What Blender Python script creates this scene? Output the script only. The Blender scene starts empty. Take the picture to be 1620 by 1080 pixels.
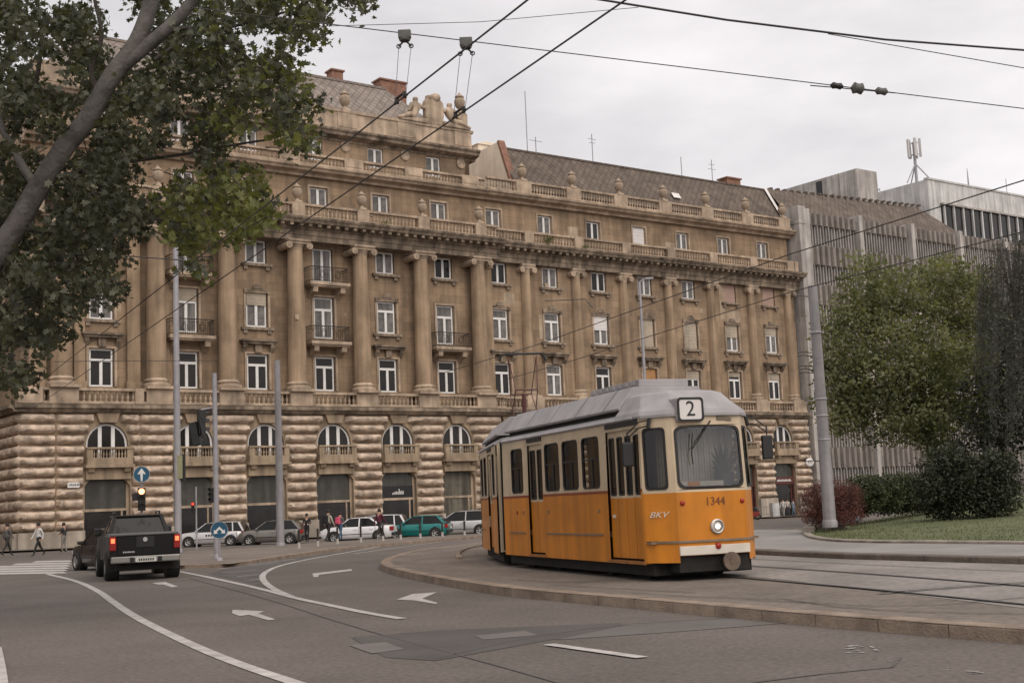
import bpy, bmesh, math, random
from mathutils import Vector, Matrix, noise
rnd = random.Random(7)
scn = bpy.context.scene
col = scn.collection
sin, cos, pi, rad = math.sin, math.cos, math.pi, math.radians

# ------------------------------------------------------------ camera
F, EYE = 2000.0, 1.71
_p, _r = rad(7.26), rad(-2.45)
fwd = Vector((0, cos(_p), sin(_p))); _u = Vector((0, -sin(_p), cos(_p))); _x = Vector((1, 0, 0))
cr = cos(_r)*_x + sin(_r)*_u; cu = -sin(_r)*_x + cos(_r)*_u
CAM = Vector((0, 0, EYE))
cd = bpy.data.cameras.new('camera'); cam = bpy.data.objects.new('camera', cd); col.objects.link(cam)
cd.sensor_width = 36; cd.lens = F/1620*36; cd.clip_end = 2000; cd.clip_start = .1
mw = Matrix((( cr.x, cu.x, -fwd.x, CAM.x), (cr.y, cu.y, -fwd.y, CAM.y), (cr.z, cu.z, -fwd.z, CAM.z), (0, 0, 0, 1)))
cam.matrix_world = mw
scn.camera = cam
# ------------------------------------------------------------ sky, sun, exposure
SUN_AZ, SUN_EL = rad(150), rad(48)         # azimuth clockwise from +Y: behind the camera, to its right
w = bpy.data.worlds.new('World'); scn.world = w; w.use_nodes = True
nt = w.node_tree; nt.nodes.clear()
def N(t, k, **kw):
    n = t.nodes.new(k)
    for a, v in kw.items(): setattr(n, a, v)
    return n
out = N(nt, 'ShaderNodeOutputWorld'); bg = N(nt, 'ShaderNodeBackground')
sky = N(nt, 'ShaderNodeTexSky', sky_type='NISHITA', sun_disc=False)
sky.sun_elevation = SUN_EL; sky.sun_rotation = SUN_AZ; sky.dust_density = 3
tc = N(nt, 'ShaderNodeTexCoord'); mp = N(nt, 'ShaderNodeMapping'); mp.inputs['Scale'].default_value = (1.2, 1.2, 3.2)
mp.inputs['Location'].default_value = (.3, .1, 0)
nz = N(nt, 'ShaderNodeTexNoise'); nz.inputs['Scale'].default_value = 2.2; nz.inputs['Detail'].default_value = 7; nz.inputs['Roughness'].default_value = .56
rp = N(nt, 'ShaderNodeValToRGB')
rp.color_ramp.elements[0].position = .36; rp.color_ramp.elements[0].color = (5.5, 5.3, 5.35, 1)
rp.color_ramp.elements[1].position = .66; rp.color_ramp.elements[1].color = (7.9, 7.55, 7.6, 1)
mx = N(nt, 'ShaderNodeMixRGB'); mx.inputs[0].default_value = .93
L = nt.links.new
L(tc.outputs['Generated'], mp.inputs['Vector']); L(mp.outputs['Vector'], nz.inputs['Vector']); L(nz.outputs['Fac'], rp.inputs['Fac'])
L(sky.outputs[0], mx.inputs[1]); L(rp.outputs[0], mx.inputs[2]); L(mx.outputs[0], bg.inputs[0]); L(bg.outputs[0], out.inputs[0])
bg.inputs[1].default_value = .1
sd = bpy.data.lights.new('sun', 'SUN'); sd.energy = 1.5; sd.angle = rad(70); sd.color = (1, .93, .83)
sun = bpy.data.objects.new('sun', sd); col.objects.link(sun)
sv = Vector((sin(SUN_AZ)*cos(SUN_EL), cos(SUN_AZ)*cos(SUN_EL), sin(SUN_EL)))
sun.rotation_euler = sv.to_track_quat('Z', 'Y').to_euler(); sun.location = (20, -30, 60)
vs = scn.view_settings
vs.view_transform = 'Standard'; vs.look = 'None'; vs.exposure = 0.45; vs.gamma = 1; vs.use_curve_mapping = False

# ------------------------------------------------------------ pixel helpers (1620 x 1080 photograph)
def ray(x, y): return fwd + cr*((x-810)/F) - cu*((y-540)/F)
def at_z(x, y, z):
    d = ray(x, y); return CAM + d*((z-EYE)/d.z)
def at_Y(x, y, Y):
    d = ray(x, y); return CAM + d*(Y/d.y)
FA = rad(36.3); FAR = 1.2; K = EYE/1.62*FAR      # the far side of the square lies a little lower than the tram island
FO = Vector((-22.5, 69.75, 0))*K; FO.z = EYE*(1-FAR)
FD = Vector((cos(FA), sin(FA), 0)); FN = Vector((sin(FA), -cos(FA), 0))
def fpos(s, n, z): return FO + (FD*s + FN*n + Vector((0, 0, z)))*K
def smooth(t): t = max(0, min(1, t)); return t*t*(3-2*t)
def gz(X, Y):
    """height of the street: level near the camera, falling gently along the facade"""
    q = Vector((X, Y, 0))-FO; s = q.dot(FD); n = q.dot(FN)
    return smooth((48-n)/38)*(FO.z+max(-.8, min(.5, .24-.0107*(s+3.6))))
def gpt(x, y, dz=0):
    z = 0
    for _ in range(12):
        P = at_z(x, y, z+dz); z = gz(P.x, P.y)
    return P

# ------------------------------------------------------------ mesh builder
class MB:
    def __init__(s): s.v = []; s.f = []; s.m = []; s.mi = 0
    def add(s, vs_, fs):
        o = len(s.v); s.v += [tuple(v) for v in vs_]
        s.f += [tuple(i+o for i in f) for f in fs]; s.m += [s.mi]*len(fs); return s
    def box(s, x0, x1, y0, y1, z0, z1):
        return s.add([(x0,y0,z0),(x1,y0,z0),(x1,y1,z0),(x0,y1,z0),(x0,y0,z1),(x1,y0,z1),(x1,y1,z1),(x0,y1,z1)],
            [(0,3,2,1),(4,5,6,7),(0,1,5,4),(1,2,6,5),(2,3,7,6),(3,0,4,7)])
    def prism(s, poly, ax, a, b):
        """polygon in the two other axes, extruded along axis ax from a to b"""
        n = len(poly)
        def P(p, t):
            return (t, p[0], p[1]) if ax == 'x' else (p[0], t, p[1]) if ax == 'y' else (p[0], p[1], t)
        vs_ = [P(p, a) for p in poly]+[P(p, b) for p in poly]
        return s.add(vs_, [tuple(range(n))[::-1], tuple(range(n, 2*n))]+[(i, (i+1) % n, n+(i+1) % n, n+i) for i in range(n)])
    def lathe(s, prof, n=10, c=(0, 0, 0), a0=0, a1=2*pi, sx=1, sy=1, cap=True):
        full = abs(a1-a0-2*pi) < 1e-6; k = n if full else n+1
        vs_ = [(c[0]+r*cos(a0+(a1-a0)*i/n)*sx, c[1]+r*sin(a0+(a1-a0)*i/n)*sy, c[2]+z) for r, z in prof for i in range(k)]
        fs = []
        for j in range(len(prof)-1):
            for i in range(n):
                i2 = (i+1) % k
                fs.append((j*k+i, j*k+i2, (j+1)*k+i2, (j+1)*k+i))
        if full and cap:
            fs.append(tuple(range(k))[::-1]); fs.append(tuple((len(prof)-1)*k+i for i in range(k)))
        return s.add(vs_, fs)
    def tube(s, pts, r, n=6, cap=True):
        pts = [Vector(p) for p in pts]; R = r if isinstance(r, (list, tuple)) else [r]*len(pts)
        vs_ = []; up = Vector((0, 0, 1)); prev = None
        for i, p in enumerate(pts):
            t = (pts[min(i+1, len(pts)-1)]-pts[max(i-1, 0)]).normalized()
            if prev is None: a = t.cross(up if abs(t.z) < .9 else Vector((1, 0, 0))).normalized()
            else: a = (prev - t*prev.dot(t)).normalized()
            prev = a; b = t.cross(a)
            vs_ += [p+(a*cos(2*pi*k/n)+b*sin(2*pi*k/n))*R[i] for k in range(n)]
        fs = [(i*n+k, i*n+(k+1) % n, (i+1)*n+(k+1) % n, (i+1)*n+k) for i in range(len(pts)-1) for k in range(n)]
        if cap: fs += [tuple(range(n))[::-1], tuple((len(pts)-1)*n+k for k in range(n))]
        return s.add(vs_, fs)
    def cyl(s, a, b, r, n=10): return s.tube([a, b], r, n)
    def mesh(s, name, mats, smooth_=False, bevel=0):
        me = bpy.data.meshes.new(name); me.from_pydata(s.v, [], s.f)
        for m in (mats if isinstance(mats, (list, tuple)) else [mats]): me.materials.append(m)
        if any(s.m): me.polygons.foreach_set('material_index', s.m)
        bm = bmesh.new(); bm.from_mesh(me); bmesh.ops.recalc_face_normals(bm, faces=bm.faces)
        if bevel:
            bmesh.ops.bevel(bm, geom=[e for e in bm.edges if e.is_manifold and e.calc_face_angle(0) > .5], offset=bevel, segments=2, affect='EDGES', profile=.6)
        bm.to_mesh(me); bm.free()
        if smooth_:
            me.polygons.foreach_set('use_smooth', [True]*len(me.polygons))
            try: me.set_sharp_from_angle(angle=rad(smooth_ if smooth_ is not True else 40))
            except Exception: pass
        me.update(); return me
    def build(s, name, mats, parent=None, loc=None, smooth_=False, bevel=0):
        return ob(name, s.mesh(name, mats, smooth_, bevel), parent, loc)
def ob(name, me, parent=None, loc=None, rz=0, scale=None):
    o = bpy.data.objects.new(name, me); col.objects.link(o)
    if parent: o.parent = parent
    if loc is not None: o.location = loc
    if rz: o.rotation_euler.z = rz
    if scale: o.scale = scale
    return o
def tag(o, label=None, cat=None, group=None, kind=None):
    for k, v in (('label', label), ('category', cat), ('group', group), ('kind', kind)):
        if v: o[k] = v
    return o
def thing(name, label, cat, loc=(0, 0, 0), rz=0, group=None):
    return tag(ob(name, None, None, loc, rz), label, cat, group)
def copy_tree(o, parent=None):
    c = o.copy(); col.objects.link(c); c.parent = parent
    for ch in list(o.children): copy_tree(ch, c)
    return c

# ------------------------------------------------------------ materials
def mat(name, c, rough=.8, var=.25, scale=3., bump=0., bscale=40., metal=0., c2=None, streak=0., spec=.4, coords='Object', detail=6., thr=(.3, .7), coat=0.):
    m = bpy.data.materials.new(name); m.use_nodes = True; t = m.node_tree; b = t.nodes['Principled BSDF']
    b.inputs['Roughness'].default_value = rough; b.inputs['Metallic'].default_value = metal
    b.inputs['Specular IOR Level'].default_value = spec
    if coat: b.inputs['Coat Weight'].default_value = coat; b.inputs['Coat Roughness'].default_value = .08
    c = tuple(c)+(1,)
    if not var and not bump: b.inputs['Base Color'].default_value = c; return m
    tc = N(t, 'ShaderNodeNewGeometry' if coords == 'Position' else 'ShaderNodeTexCoord'); nz = N(t, 'ShaderNodeTexNoise'); nz.inputs['Scale'].default_value = scale; nz.inputs['Detail'].default_value = detail
    nz.inputs['Roughness'].default_value = .6
    t.links.new(tc.outputs[coords], nz.inputs['Vector'])
    rp = N(t, 'ShaderNodeValToRGB'); e = rp.color_ramp.elements
    e[0].position, e[1].position = thr
    d = c2 if c2 else tuple(x*(1-var) for x in c[:3])
    e[0].color = tuple(d)+(1,); e[1].color = tuple(min(1, x*(1+var*.5)) for x in c[:3])+(1,)
    t.links.new(nz.outputs['Fac'], rp.inputs['Fac']); res = rp.outputs[0]
    if streak:
        mp = N(t, 'ShaderNodeMapping'); mp.inputs['Scale'].default_value = (1.6, 1.6, .12)
        n2 = N(t, 'ShaderNodeTexNoise'); n2.inputs['Scale'].default_value = 1.7; n2.inputs['Detail'].default_value = 7
        t.links.new(tc.outputs[coords], mp.inputs[0]); t.links.new(mp.outputs[0], n2.inputs['Vector'])
        r2 = N(t, 'ShaderNodeMapRange'); r2.inputs[1].default_value = .35; r2.inputs[2].default_value = .65; r2.inputs[3].default_value = 1-streak; r2.inputs[4].default_value = 1.06
        t.links.new(n2.outputs['Fac'], r2.inputs[0])
        mu = N(t, 'ShaderNodeMixRGB', blend_type='MULTIPLY'); mu.inputs[0].default_value = 1
        t.links.new(res, mu.inputs[1]); t.links.new(r2.outputs[0], mu.inputs[2]); res = mu.outputs[0]
    t.links.new(res, b.inputs['Base Color'])
    if bump:
        n3 = N(t, 'ShaderNodeTexNoise'); n3.inputs['Scale'].default_value = bscale; n3.inputs['Detail'].default_value = 5
        t.links.new(tc.outputs[coords], n3.inputs['Vector'])
        bp = N(t, 'ShaderNodeBump'); bp.inputs['Strength'].default_value = bump; bp.inputs['Distance'].default_value = .05
        t.links.new(n3.outputs['Fac'], bp.inputs['Height']); t.links.new(bp.outputs[0], b.inputs['Normal'])
    return m
def emat(name, c, e):
    m = mat(name, c, .4, 0); b = m.node_tree.nodes['Principled BSDF']
    b.inputs['Emission Color'].default_value = tuple(c)+(1,); b.inputs['Emission Strength'].default_value = e; return m
def glassmat(name, tint, fac=.12, rough=.03):
    m = bpy.data.materials.new(name); m.use_nodes = True; t = m.node_tree; t.nodes.clear()
    o = N(t, 'ShaderNodeOutputMaterial'); tr = N(t, 'ShaderNodeBsdfTransparent'); gl = N(t, 'ShaderNodeBsdfGlossy'); mxs = N(t, 'ShaderNodeMixShader')
    tr.inputs[0].default_value = tuple(tint)+(1,); gl.inputs['Roughness'].default_value = rough
    fr = N(t, 'ShaderNodeFresnel'); fr.inputs[0].default_value = 1.5
    ad = N(t, 'ShaderNodeMath', operation='ADD'); ad.inputs[1].default_value = fac-.04
    t.links.new(fr.outputs[0], ad.inputs[0]); t.links.new(ad.outputs[0], mxs.inputs[0])
    t.links.new(tr.outputs[0], mxs.inputs[1]); t.links.new(gl.outputs[0], mxs.inputs[2]); t.links.new(mxs.outputs[0], o.inputs[0])
    return m
def ashlar(m, bw=1.2, bh=.5, depth=.35, dark=.8):
    """adds fine masonry joints to a stone material, in facade coordinates"""
    t = m.node_tree; b = t.nodes['Principled BSDF']
    tc = N(t, 'ShaderNodeTexCoord'); sp = N(t, 'ShaderNodeSeparateXYZ'); cb = N(t, 'ShaderNodeCombineXYZ')
    t.links.new(tc.outputs['Object'], sp.inputs[0]); ad = N(t, 'ShaderNodeMath', operation='ADD')
    t.links.new(sp.outputs[0], ad.inputs[0]); t.links.new(sp.outputs[1], ad.inputs[1])
    t.links.new(ad.outputs[0], cb.inputs[0]); t.links.new(sp.outputs[2], cb.inputs[1])
    br = N(t, 'ShaderNodeTexBrick'); br.inputs['Scale'].default_value = 1; br.inputs['Mortar Size'].default_value = .016; br.inputs['Mortar Smooth'].default_value = .3
    br.inputs['Brick Width'].default_value = bw; br.inputs['Row Height'].default_value = bh
    br.inputs['Color1'].default_value = (1, 1, 1, 1); br.inputs['Color2'].default_value = (.78, .79, .8, 1); br.inputs['Mortar'].default_value = (dark,)*3+(1,)
    t.links.new(cb.outputs[0], br.inputs['Vector'])
    old = b.inputs['Base Color'].links[0].from_socket
    mu = N(t, 'ShaderNodeMixRGB', blend_type='MULTIPLY'); mu.inputs[0].default_value = 1
    t.links.new(old, mu.inputs[1]); t.links.new(br.outputs[0], mu.inputs[2]); t.links.new(mu.outputs[0], b.inputs['Base Color'])
    return m

STONE = ashlar(mat('wall_stone', (.345, .24, .155), .92, .5, .35, .4, 14, streak=.24, thr=(.28, .7), detail=12), dark=.66)
TRIM = mat('trim_stone', (.44, .335, .245), .9, .5, .9, .4, 16, streak=.28, detail=9)
TRIMD = mat('weathered_cornice_stone', (.31, .24, .178), .95, .7, 1.1, .6, 10, streak=.5, detail=9)
RUST = mat('rusticated_stone', (.55, .43, .335), .95, .55, 1.5, 1.0, 5, streak=.12, detail=10, coords='Position')
PLINTH = ashlar(mat('plinth_stone', (.44, .37, .30), .85, .3, .8, .2, 20, streak=.3), 1.5, 1.3)
COLM = mat('column_stone', (.36, .255, .168), .9, .38, .5, .3, 14, streak=.35, detail=9)
SURR = mat('smooth_surround_stone', (.36, .27, .185), .85, .3, .9, .2, 20, streak=.35)
ROOF = mat('roof_tiles', (.16, .125, .10), .85, .4, 1.2, .3, 12)
WHITE = mat('white_window_paint', (.74, .72, .70), .5, .12, 2)
DARKGLASS = mat('dark_window_glass', (.022, .019, .017), .08, .6, .6, spec=.3)
GREYGLASS = mat('curtained_window_glass', (.19, .17, .155), .12, .5, 3, spec=.5, streak=.5)
SHUT = mat('rolled_shutter', (.42, .35, .27), .7, .2, 2, streak=.25)
SHUTW = mat('white_shutter', (.68, .64, .62), .6, .08, 2)
SHUTP = mat('pinkish_boarded_window', (.40, .27, .22), .8, .15, 2)
WOOD = mat('ochre_boarded_window', (.42, .22, .09), .8, .2, 3)
IRON = mat('wrought_iron', (.035, .028, .024), .6, .3, 8)
BRICK = mat('chimney_brick', (.26, .135, .095), .9, .35, 4, .3, 30, streak=.2)
PLASTER = mat('firewall_plaster', (.80, .68, .54), .9, .12, .6, .1, 20, streak=.08)
CONC = mat('pale_concrete', (.46, .42, .39), .9, .3, .7, .25, 12, streak=.35)
CONCW = mat('white_concrete', (.58, .56, .54), .9, .25, .5, .2, 12, streak=.3)
FIN = mat('ribbed_facade_metal', (.25, .215, .19), .7, .3, 1, streak=.3)
FINL = mat('light_ribbed_facade_metal', (.34, .305, .28), .7, .3, 1, streak=.3)
ASPH = mat('asphalt', (.138, .115, .100), .9, .3, .35, .35, 60, detail=12, thr=(.25, .75))
def grain(m, sc, lo, hi, sc2=None):
    """multiplies fine aggregate grain and long worn bands into a road colour"""
    t = m.node_tree; b = t.nodes['Principled BSDF']; tc = N(t, 'ShaderNodeTexCoord')
    for s_, a, h, an in ((sc, lo, hi, (1, 1, 1)), (sc2 or .12, .82, 1.14, (1, .35, 1))):
        mp = N(t, 'ShaderNodeMapping'); mp.inputs['Scale'].default_value = an; mp.inputs['Rotation'].default_value = (0, 0, .35)
        nz = N(t, 'ShaderNodeTexNoise'); nz.inputs['Scale'].default_value = s_; nz.inputs['Detail'].default_value = 8
        t.links.new(tc.outputs['Object'], mp.inputs[0]); t.links.new(mp.outputs[0], nz.inputs['Vector'])
        mr = N(t, 'ShaderNodeMapRange'); mr.inputs[1].default_value = .3; mr.inputs[2].default_value = .7; mr.inputs[3].default_value = a; mr.inputs[4].default_value = h
        t.links.new(nz.outputs['Fac'], mr.inputs[0]); old = b.inputs['Base Color'].links[0].from_socket
        mu = N(t, 'ShaderNodeMixRGB', blend_type='MULTIPLY'); mu.inputs[0].default_value = 1
        t.links.new(old, mu.inputs[1]); t.links.new(mr.outputs[0], mu.inputs[2]); t.links.new(mu.outputs[0], b.inputs['Base Color'])
    return m
grain(ASPH, 14, .72, 1.25)
ASPH2 = mat('asphalt_patch', (.085, .075, .068), .9, .2, .8, .35, 60)
ASPH3 = mat('pale_asphalt_patch', (.15, .132, .12), .9, .2, .8, .35, 60)
PAVE = mat('pavement_asphalt', (.18, .148, .123), .9, .3, .5, .3, 50, detail=10)
grain(PAVE, 9, .75, 1.2, .25)
TRACKC = mat('track_concrete', (.24, .215, .195), .9, .3, .5, .3, 40, detail=10, streak=.0)
grain(TRACKC, 7, .78, 1.18, .3)
KERB = mat('kerb_granite', (.27, .205, .155), .9, .4, 2.2, .5, 30)
PAINT = mat('worn_road_paint', (.44, .405, .38), .85, .4, 3, .2, 50, thr=(.25, .7), detail=12)
SETT = mat('dark_setts', (.10, .088, .08), .9, .4, 2, .4, 20)
STEEL = mat('galvanised_steel', (.33, .315, .33), .55, .15, 4, metal=.2, streak=.15)
CPOLE = mat('grey_painted_pole', (.27, .255, .26), .7, .2, 3, streak=.3, bump=.1)
BLACK = mat('black_plastic', (.018, .017, .017), .45, .2, 6)
RUBBER = mat('tyre_rubber', (.02, .019, .018), .8, .2, 9)
RIM = mat('wheel_rim_alloy', (.5, .48, .46), .35, .15, 5, metal=.6)
BLUE = mat('blue_sign_face', (.012, .075, .135), .5, .15, 3)
SIGNW = mat('white_sign_face', (.66, .63, .61), .5, .1, 3)
BARK = mat('plane_bark', (.15, .136, .125), .9, .45, 2.2, .6, 14, thr=(.35, .65))
BARKD = mat('dark_bark', (.07, .058, .05), .95, .4, 3, .6, 18)
# ============================================================ apartment building (facade units: s along, n outwards, z up)
PATCH = mat('pale_plaster_patch', (.43, .33, .235), .9, .35, 1.5, .2, 20, streak=.3)
B = thing('apartment_building', 'long tan stone apartment building with rusticated ground floor, giant columns and balustrades', 'building', FO, FA); B.scale = (K, K, K)
def fbox(mb, s0, s1, n0, n1, z0, z1): return mb.box(s0, s1, -n1, -n0, z0, z1)
def skin_mesh(name, joints, edges, mats, sub=1, label=None):
    """joints: {key: (x,y,z,r)}; edges: [(a,b,matindex)] -> continuous skinned mesh"""
    keys = list(joints); ix = {k: i for i, k in enumerate(keys)}
    me = bpy.data.meshes.new(name); me.from_pydata([joints[k][:3] for k in keys], [(ix[a], ix[b]) for a, b, _ in edges], [])
    o = bpy.data.objects.new(name, me); col.objects.link(o)
    md = o.modifiers.new('s', 'SKIN'); md.use_smooth_shade = True
    for i, k in enumerate(keys):
        sv_ = me.skin_vertices[0].data[i]; r = joints[k][3]; r = r if isinstance(r, tuple) else (r, r); sv_.radius = r; sv_.use_root = (i == 0)
    sb = o.modifiers.new('d', 'SUBSURF'); sb.levels = sub; sb.render_levels = sub
    bpy.context.view_layer.update()
    dg = bpy.context.evaluated_depsgraph_get()
    res = bpy.data.meshes.new_from_object(o.evaluated_get(dg)); res.name = name
    bpy.data.objects.remove(o); bpy.data.meshes.remove(me)
    res.materials.clear()
    for m in mats: res.materials.append(m)
    segs = [(Vector(joints[a][:3]), Vector(joints[b][:3]), mi) for a, b, mi in edges]
    for p in res.polygons:
        c = p.center; best = (1e9, 0)
        for a, b, mi in segs:
            d = b-a; t = max(0, min(1, (c-a).dot(d)/max(1e-9, d.length_squared))); q = (c-(a+d*t)).length
            if q < best[0]: best = (q, mi)
        p.material_index = best[1]; p.use_smooth = True
    return res
def holes(mb, s0, s1, z0, z1, ops, n, depth):
    """wall sheet at n with rectangular openings and their reveals"""
    S = sorted({s0, s1, *[o[0] for o in ops], *[o[1] for o in ops]}); Z = sorted({z0, z1, *[o[2] for o in ops], *[o[3] for o in ops]})
    S = [s for s in S if s0 <= s <= s1]; Z = [z for z in Z if z0 <= z <= z1]
    for i in range(len(S)-1):
        run = None
        for j in range(len(Z)):
            free = j < len(Z)-1 and not any(o[0] < (S[i]+S[i+1])/2 < o[1] and o[2] < (Z[j]+Z[j+1])/2 < o[3] for o in ops)
            if free and run is None: run = Z[j]
            if not free and run is not None:
                mb.add([(S[i], -n, run), (S[i+1], -n, run), (S[i+1], -n, Z[j]), (S[i], -n, Z[j])], [(0, 1, 2, 3)]); run = None
    for a, b, c, d in ops:
        y0, y1 = -n, -n+depth
        mb.add([(a, y0, c), (a, y1, c), (a, y1, d), (a, y0, d)], [(0, 1, 2, 3)]); mb.add([(b, y0, c), (b, y1, c), (b, y1, d), (b, y0, d)], [(3, 2, 1, 0)])
        mb.add([(a, y0, d), (a, y1, d), (b, y1, d), (b, y0, d)], [(0, 1, 2, 3)]); mb.add([(a, y0, c), (a, y1, c), (b, y1, c), (b, y0, c)], [(3, 2, 1, 0)])
SK = [-.35, 4.6]+[4.5*k for k in range(2, 13)]
END = 57.0; STEP = 26.05
def nb(s): return .95 if s < STEP else .45      # plane of the rusticated base
# ---- base walls with shop and arch openings
for (a, b, ks, n) in ((-5.0, STEP, range(0, 6), .95), (STEP, END, range(6, 13), .45)):
    mb = MB(); ops = []
    for k in ks:
        s = SK[k]; ops += [(s-1.25, s+1.25, -.9, 3.8), (s-1.15, s+1.15, 4.5, 6.86)]
    holes(mb, a, b, -1.2, 7.5, ops, n, .45)
    for k in ks:
        s = SK[k]
        for sg in (-1, 1):
            pts = [(s+sg*1.15, -n, 6.87)]+[(s+sg*1.15*cos(t*pi/16), -n, 5.7+1.15*sin(t*pi/16)) for t in range(0, 9)]
            mb.add(pts, [tuple(range(len(pts)))])
            arc = [(s+sg*1.15*cos(t*pi/16), 5.7+1.15*sin(t*pi/16)) for t in range(0, 9)]
            for q in range(8):
                mb.add([(arc[q][0], -n, arc[q][1]), (arc[q+1][0], -n, arc[q+1][1]), (arc[q+1][0], -n+.4, arc[q+1][1]), (arc[q][0], -n+.4, arc[q][1])], [(0, 1, 2, 3)])
            mb.prism([(s+sg*1.25, 3.8), (s+sg*.95, 3.8), (s+sg*1.25, 3.45)], 'y', -n, -n+.4)
    o = mb.build('base_wall', SURR, B)
fill = MB(); fbox(fill, -4.9, END, -14, -.32, -1.2, 7.4); fill.build('ground_floor_core', DARKGLASS, B)
# ---- rusticated blocks
def block_mesh(seed, wide):
    nx, nz_ = 11, 6; mb = MB(); V = []
    for j in range(nz_):
        for i in range(nx):
            u = -1+2*i/(nx-1); v = -1+2*j/(nz_-1); u = math.copysign(abs(u)**.7, u); 
            e = max(0, 1-abs(u)**(9 if wide else 5))**.5*max(0, 1-abs(v)**3.2)**.5
            h = e*(.82+.42*noise.noise(Vector((u*(3 if wide else 1.5)+seed*7, v*1.3, seed))))
            jx = .02*noise.noise(Vector((i*1.7, j*2.1, seed+3))); jz = .035*noise.noise(Vector((i*1.1+9, j*1.9, seed)))
            V.append((u*.5+(jx if 0 < i < nx-1 else 0)*.3, -h, (v+1)/2+(jz if 0 < j < nz_-1 else 0)))
    fs = [(j*nx+i, j*nx+i+1, (j+1)*nx+i+1, (j+1)*nx+i) for j in range(nz_-1) for i in range(nx-1)]
    mb.add(V, fs); return mb.mesh('stone_block', RUST, 80)
BLK = [block_mesh(i, True) for i in range(6)]; BLKS = [block_mesh(10+i, False) for i in range(4)]
H0, DH = 1.15, .568
def block(a, b, z, n, d=.5, parent=B):
    o = ob('stone_block', rnd.choice(BLK if b-a > 1.2 else BLKS), parent, ((a+b)/2, -n+.015, z+.035))
    o.scale = ((b-a-.03)*rnd.choice((1, -1)), d*rnd.uniform(.9, 1.12), DH*.87); return o
def pier(a, b, n, left_open=True, right_open=True, seams=()):
    for c in range(11):
        z = H0+c*DH; ex = {10: .58, 9: .26, 8: .06}.get(c, 0)
        a2 = a-(ex if left_open else 0); b2 = b+(ex if right_open else 0)
        cuts = [a2]+[q for q in seams]+[b2]
        for p, q in zip(cuts, cuts[1:]): block(p, q, z, n)
pier(-5.05, SK[0]-1.28, .95, False, True, (-3.1,))
for k in range(0, 5): pier(SK[k]+1.28, SK[k+1]-1.28, .95, seams=((SK[k]+1.78,) if k == 0 else ()))
pier(SK[5]+1.28, STEP, .95, True, False)
pier(STEP+.02, SK[6]-1.28, .45, False, True) if SK[6]-1.28-STEP > .1 else None
for k in range(6, 12): pier(SK[k]+1.28, SK[k+1]-1.28, .45)
pier(SK[12]+1.28, END-.05, .45, True, False)
for k in range(13):
    mb = MB(); s, n = SK[k], nb(SK[k])
    mb.prism([(s-.46, 6.87), (s+.46, 6.87), (s+.66, 7.42), (s-.66, 7.42)], 'y', -n-.22, -n+.1); mb.build('keystone', SURR, B, bevel=.03)
# plinth stones
for (a, b, n) in [(-5.08, SK[0]-1.27, .95)]+[(SK[k]+1.27, SK[k+1]-1.27, nb((SK[k]+SK[k+1])/2)) for k in range(12) if k != 5]+[(SK[5]+1.27, STEP, .95), (SK[12]+1.27, END, .45)]:
    mb = MB(); fbox(mb, a, b, n-.2, n+.27, -1.2, 1.13); mb.build('plinth', PLINTH, B, bevel=.04)
# side street face
mb = MB(); mb.box(-5.0, -4.6, -.9, 14, -1.2, 7.5); mb.build('side_base_wall', SURR, B)
for c in range(11):
    for j in range(4):
        o = ob('stone_block', rnd.choice(BLK), B, (-4.98, .0+j*2.2, H0+c*DH+.015)); o.rotation_euler.z = -pi/2; o.scale = (2.15, .3, DH-.03)
mb = MB(); mb.box(-5.3, -4.7, -1.0, 14, -1.2, 1.12); mb.build('side_plinth', PLINTH, B, bevel=.04)
# ---- string course slab above the base
def course(name, prof, runs, m=TRIMD, smooth_=False):
    """profile [(n,z)...] swept along s for each run (s0,s1,dn)"""
    mb = MB()
    for a, b, dn in runs: mb.prism([(-(n+dn), z) for n, z in prof], 'x', a, b)
    return mb.build(name, m, B)
slabp = [(-.5, 7.4), (.3, 7.4), (.42, 7.5), (.45, 7.58), (.6, 7.62), (.62, 7.82), (.1, 7.88), (-.5, 7.88)]
course('string_course', slabp, [(-5.35, STEP+.3, .95), (STEP+.302, END, .45)])
mb = MB(); mb.prism([(-5.35-.0+n*-1, z) for n, z in [(-.6, 7.42), (0, 7.42), (.1, 7.58), (.25, 7.62), (.25, 7.8), (-.6, 7.86)]], 'y', -1.4, 14); mb.build('side_string_course', TRIMD, B)

# ---- windows
_wm = {}
def frame_mesh(w_, h, kind):
    key = (round(w_, 2), round(h, 2), kind)
    if key in _wm: return _wm[key]
    t = .09; mb = MB()
    mb.box(-w_/2, -w_/2+t, -.04, .04, 0, h); mb.box(w_/2-t, w_/2, -.04, .04, 0, h); mb.box(-w_/2+t, w_/2-t, -.04, .04, h-t, h); mb.box(-w_/2+t, w_/2-t, -.04, .04, 0, .1)
    if kind == 'A':
        zt = h*.70; mb.box(-w_/2+t, w_/2-t, -.06, .05, zt-.075, zt+.075); mb.box(-.085, .085, -.055, .045, .1, zt-.075)
    elif kind == 'B': mb.box(-.085, .085, -.055, .045, .1, h-t)
    elif kind == 'arch':
        mb = MB(); R = w_/2
        for q in range(12):
            a0, a1 = q*pi/12, (q+1)*pi/12
            P = [(R*cos(a0), h+R*sin(a0)), (R*cos(a1), h+R*sin(a1)), ((R-.1)*cos(a1), h+(R-.1)*sin(a1)), ((R-.1)*cos(a0), h+(R-.1)*sin(a0))]
            mb.prism(P, 'y', -.05, .05)
        for sg in (-1, 1):
            mb.box(sg*R-(.1 if sg > 0 else 0), sg*R+(.1 if sg < 0 else 0), -.05, .05, 0, h)
            mb.box(sg*.36-.1, sg*.36+.1, -.06, .045, 0, h+R*.9)
    me = mb.mesh('window', WHITE); _wm[key] = me; return me
_pm = {}
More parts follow.
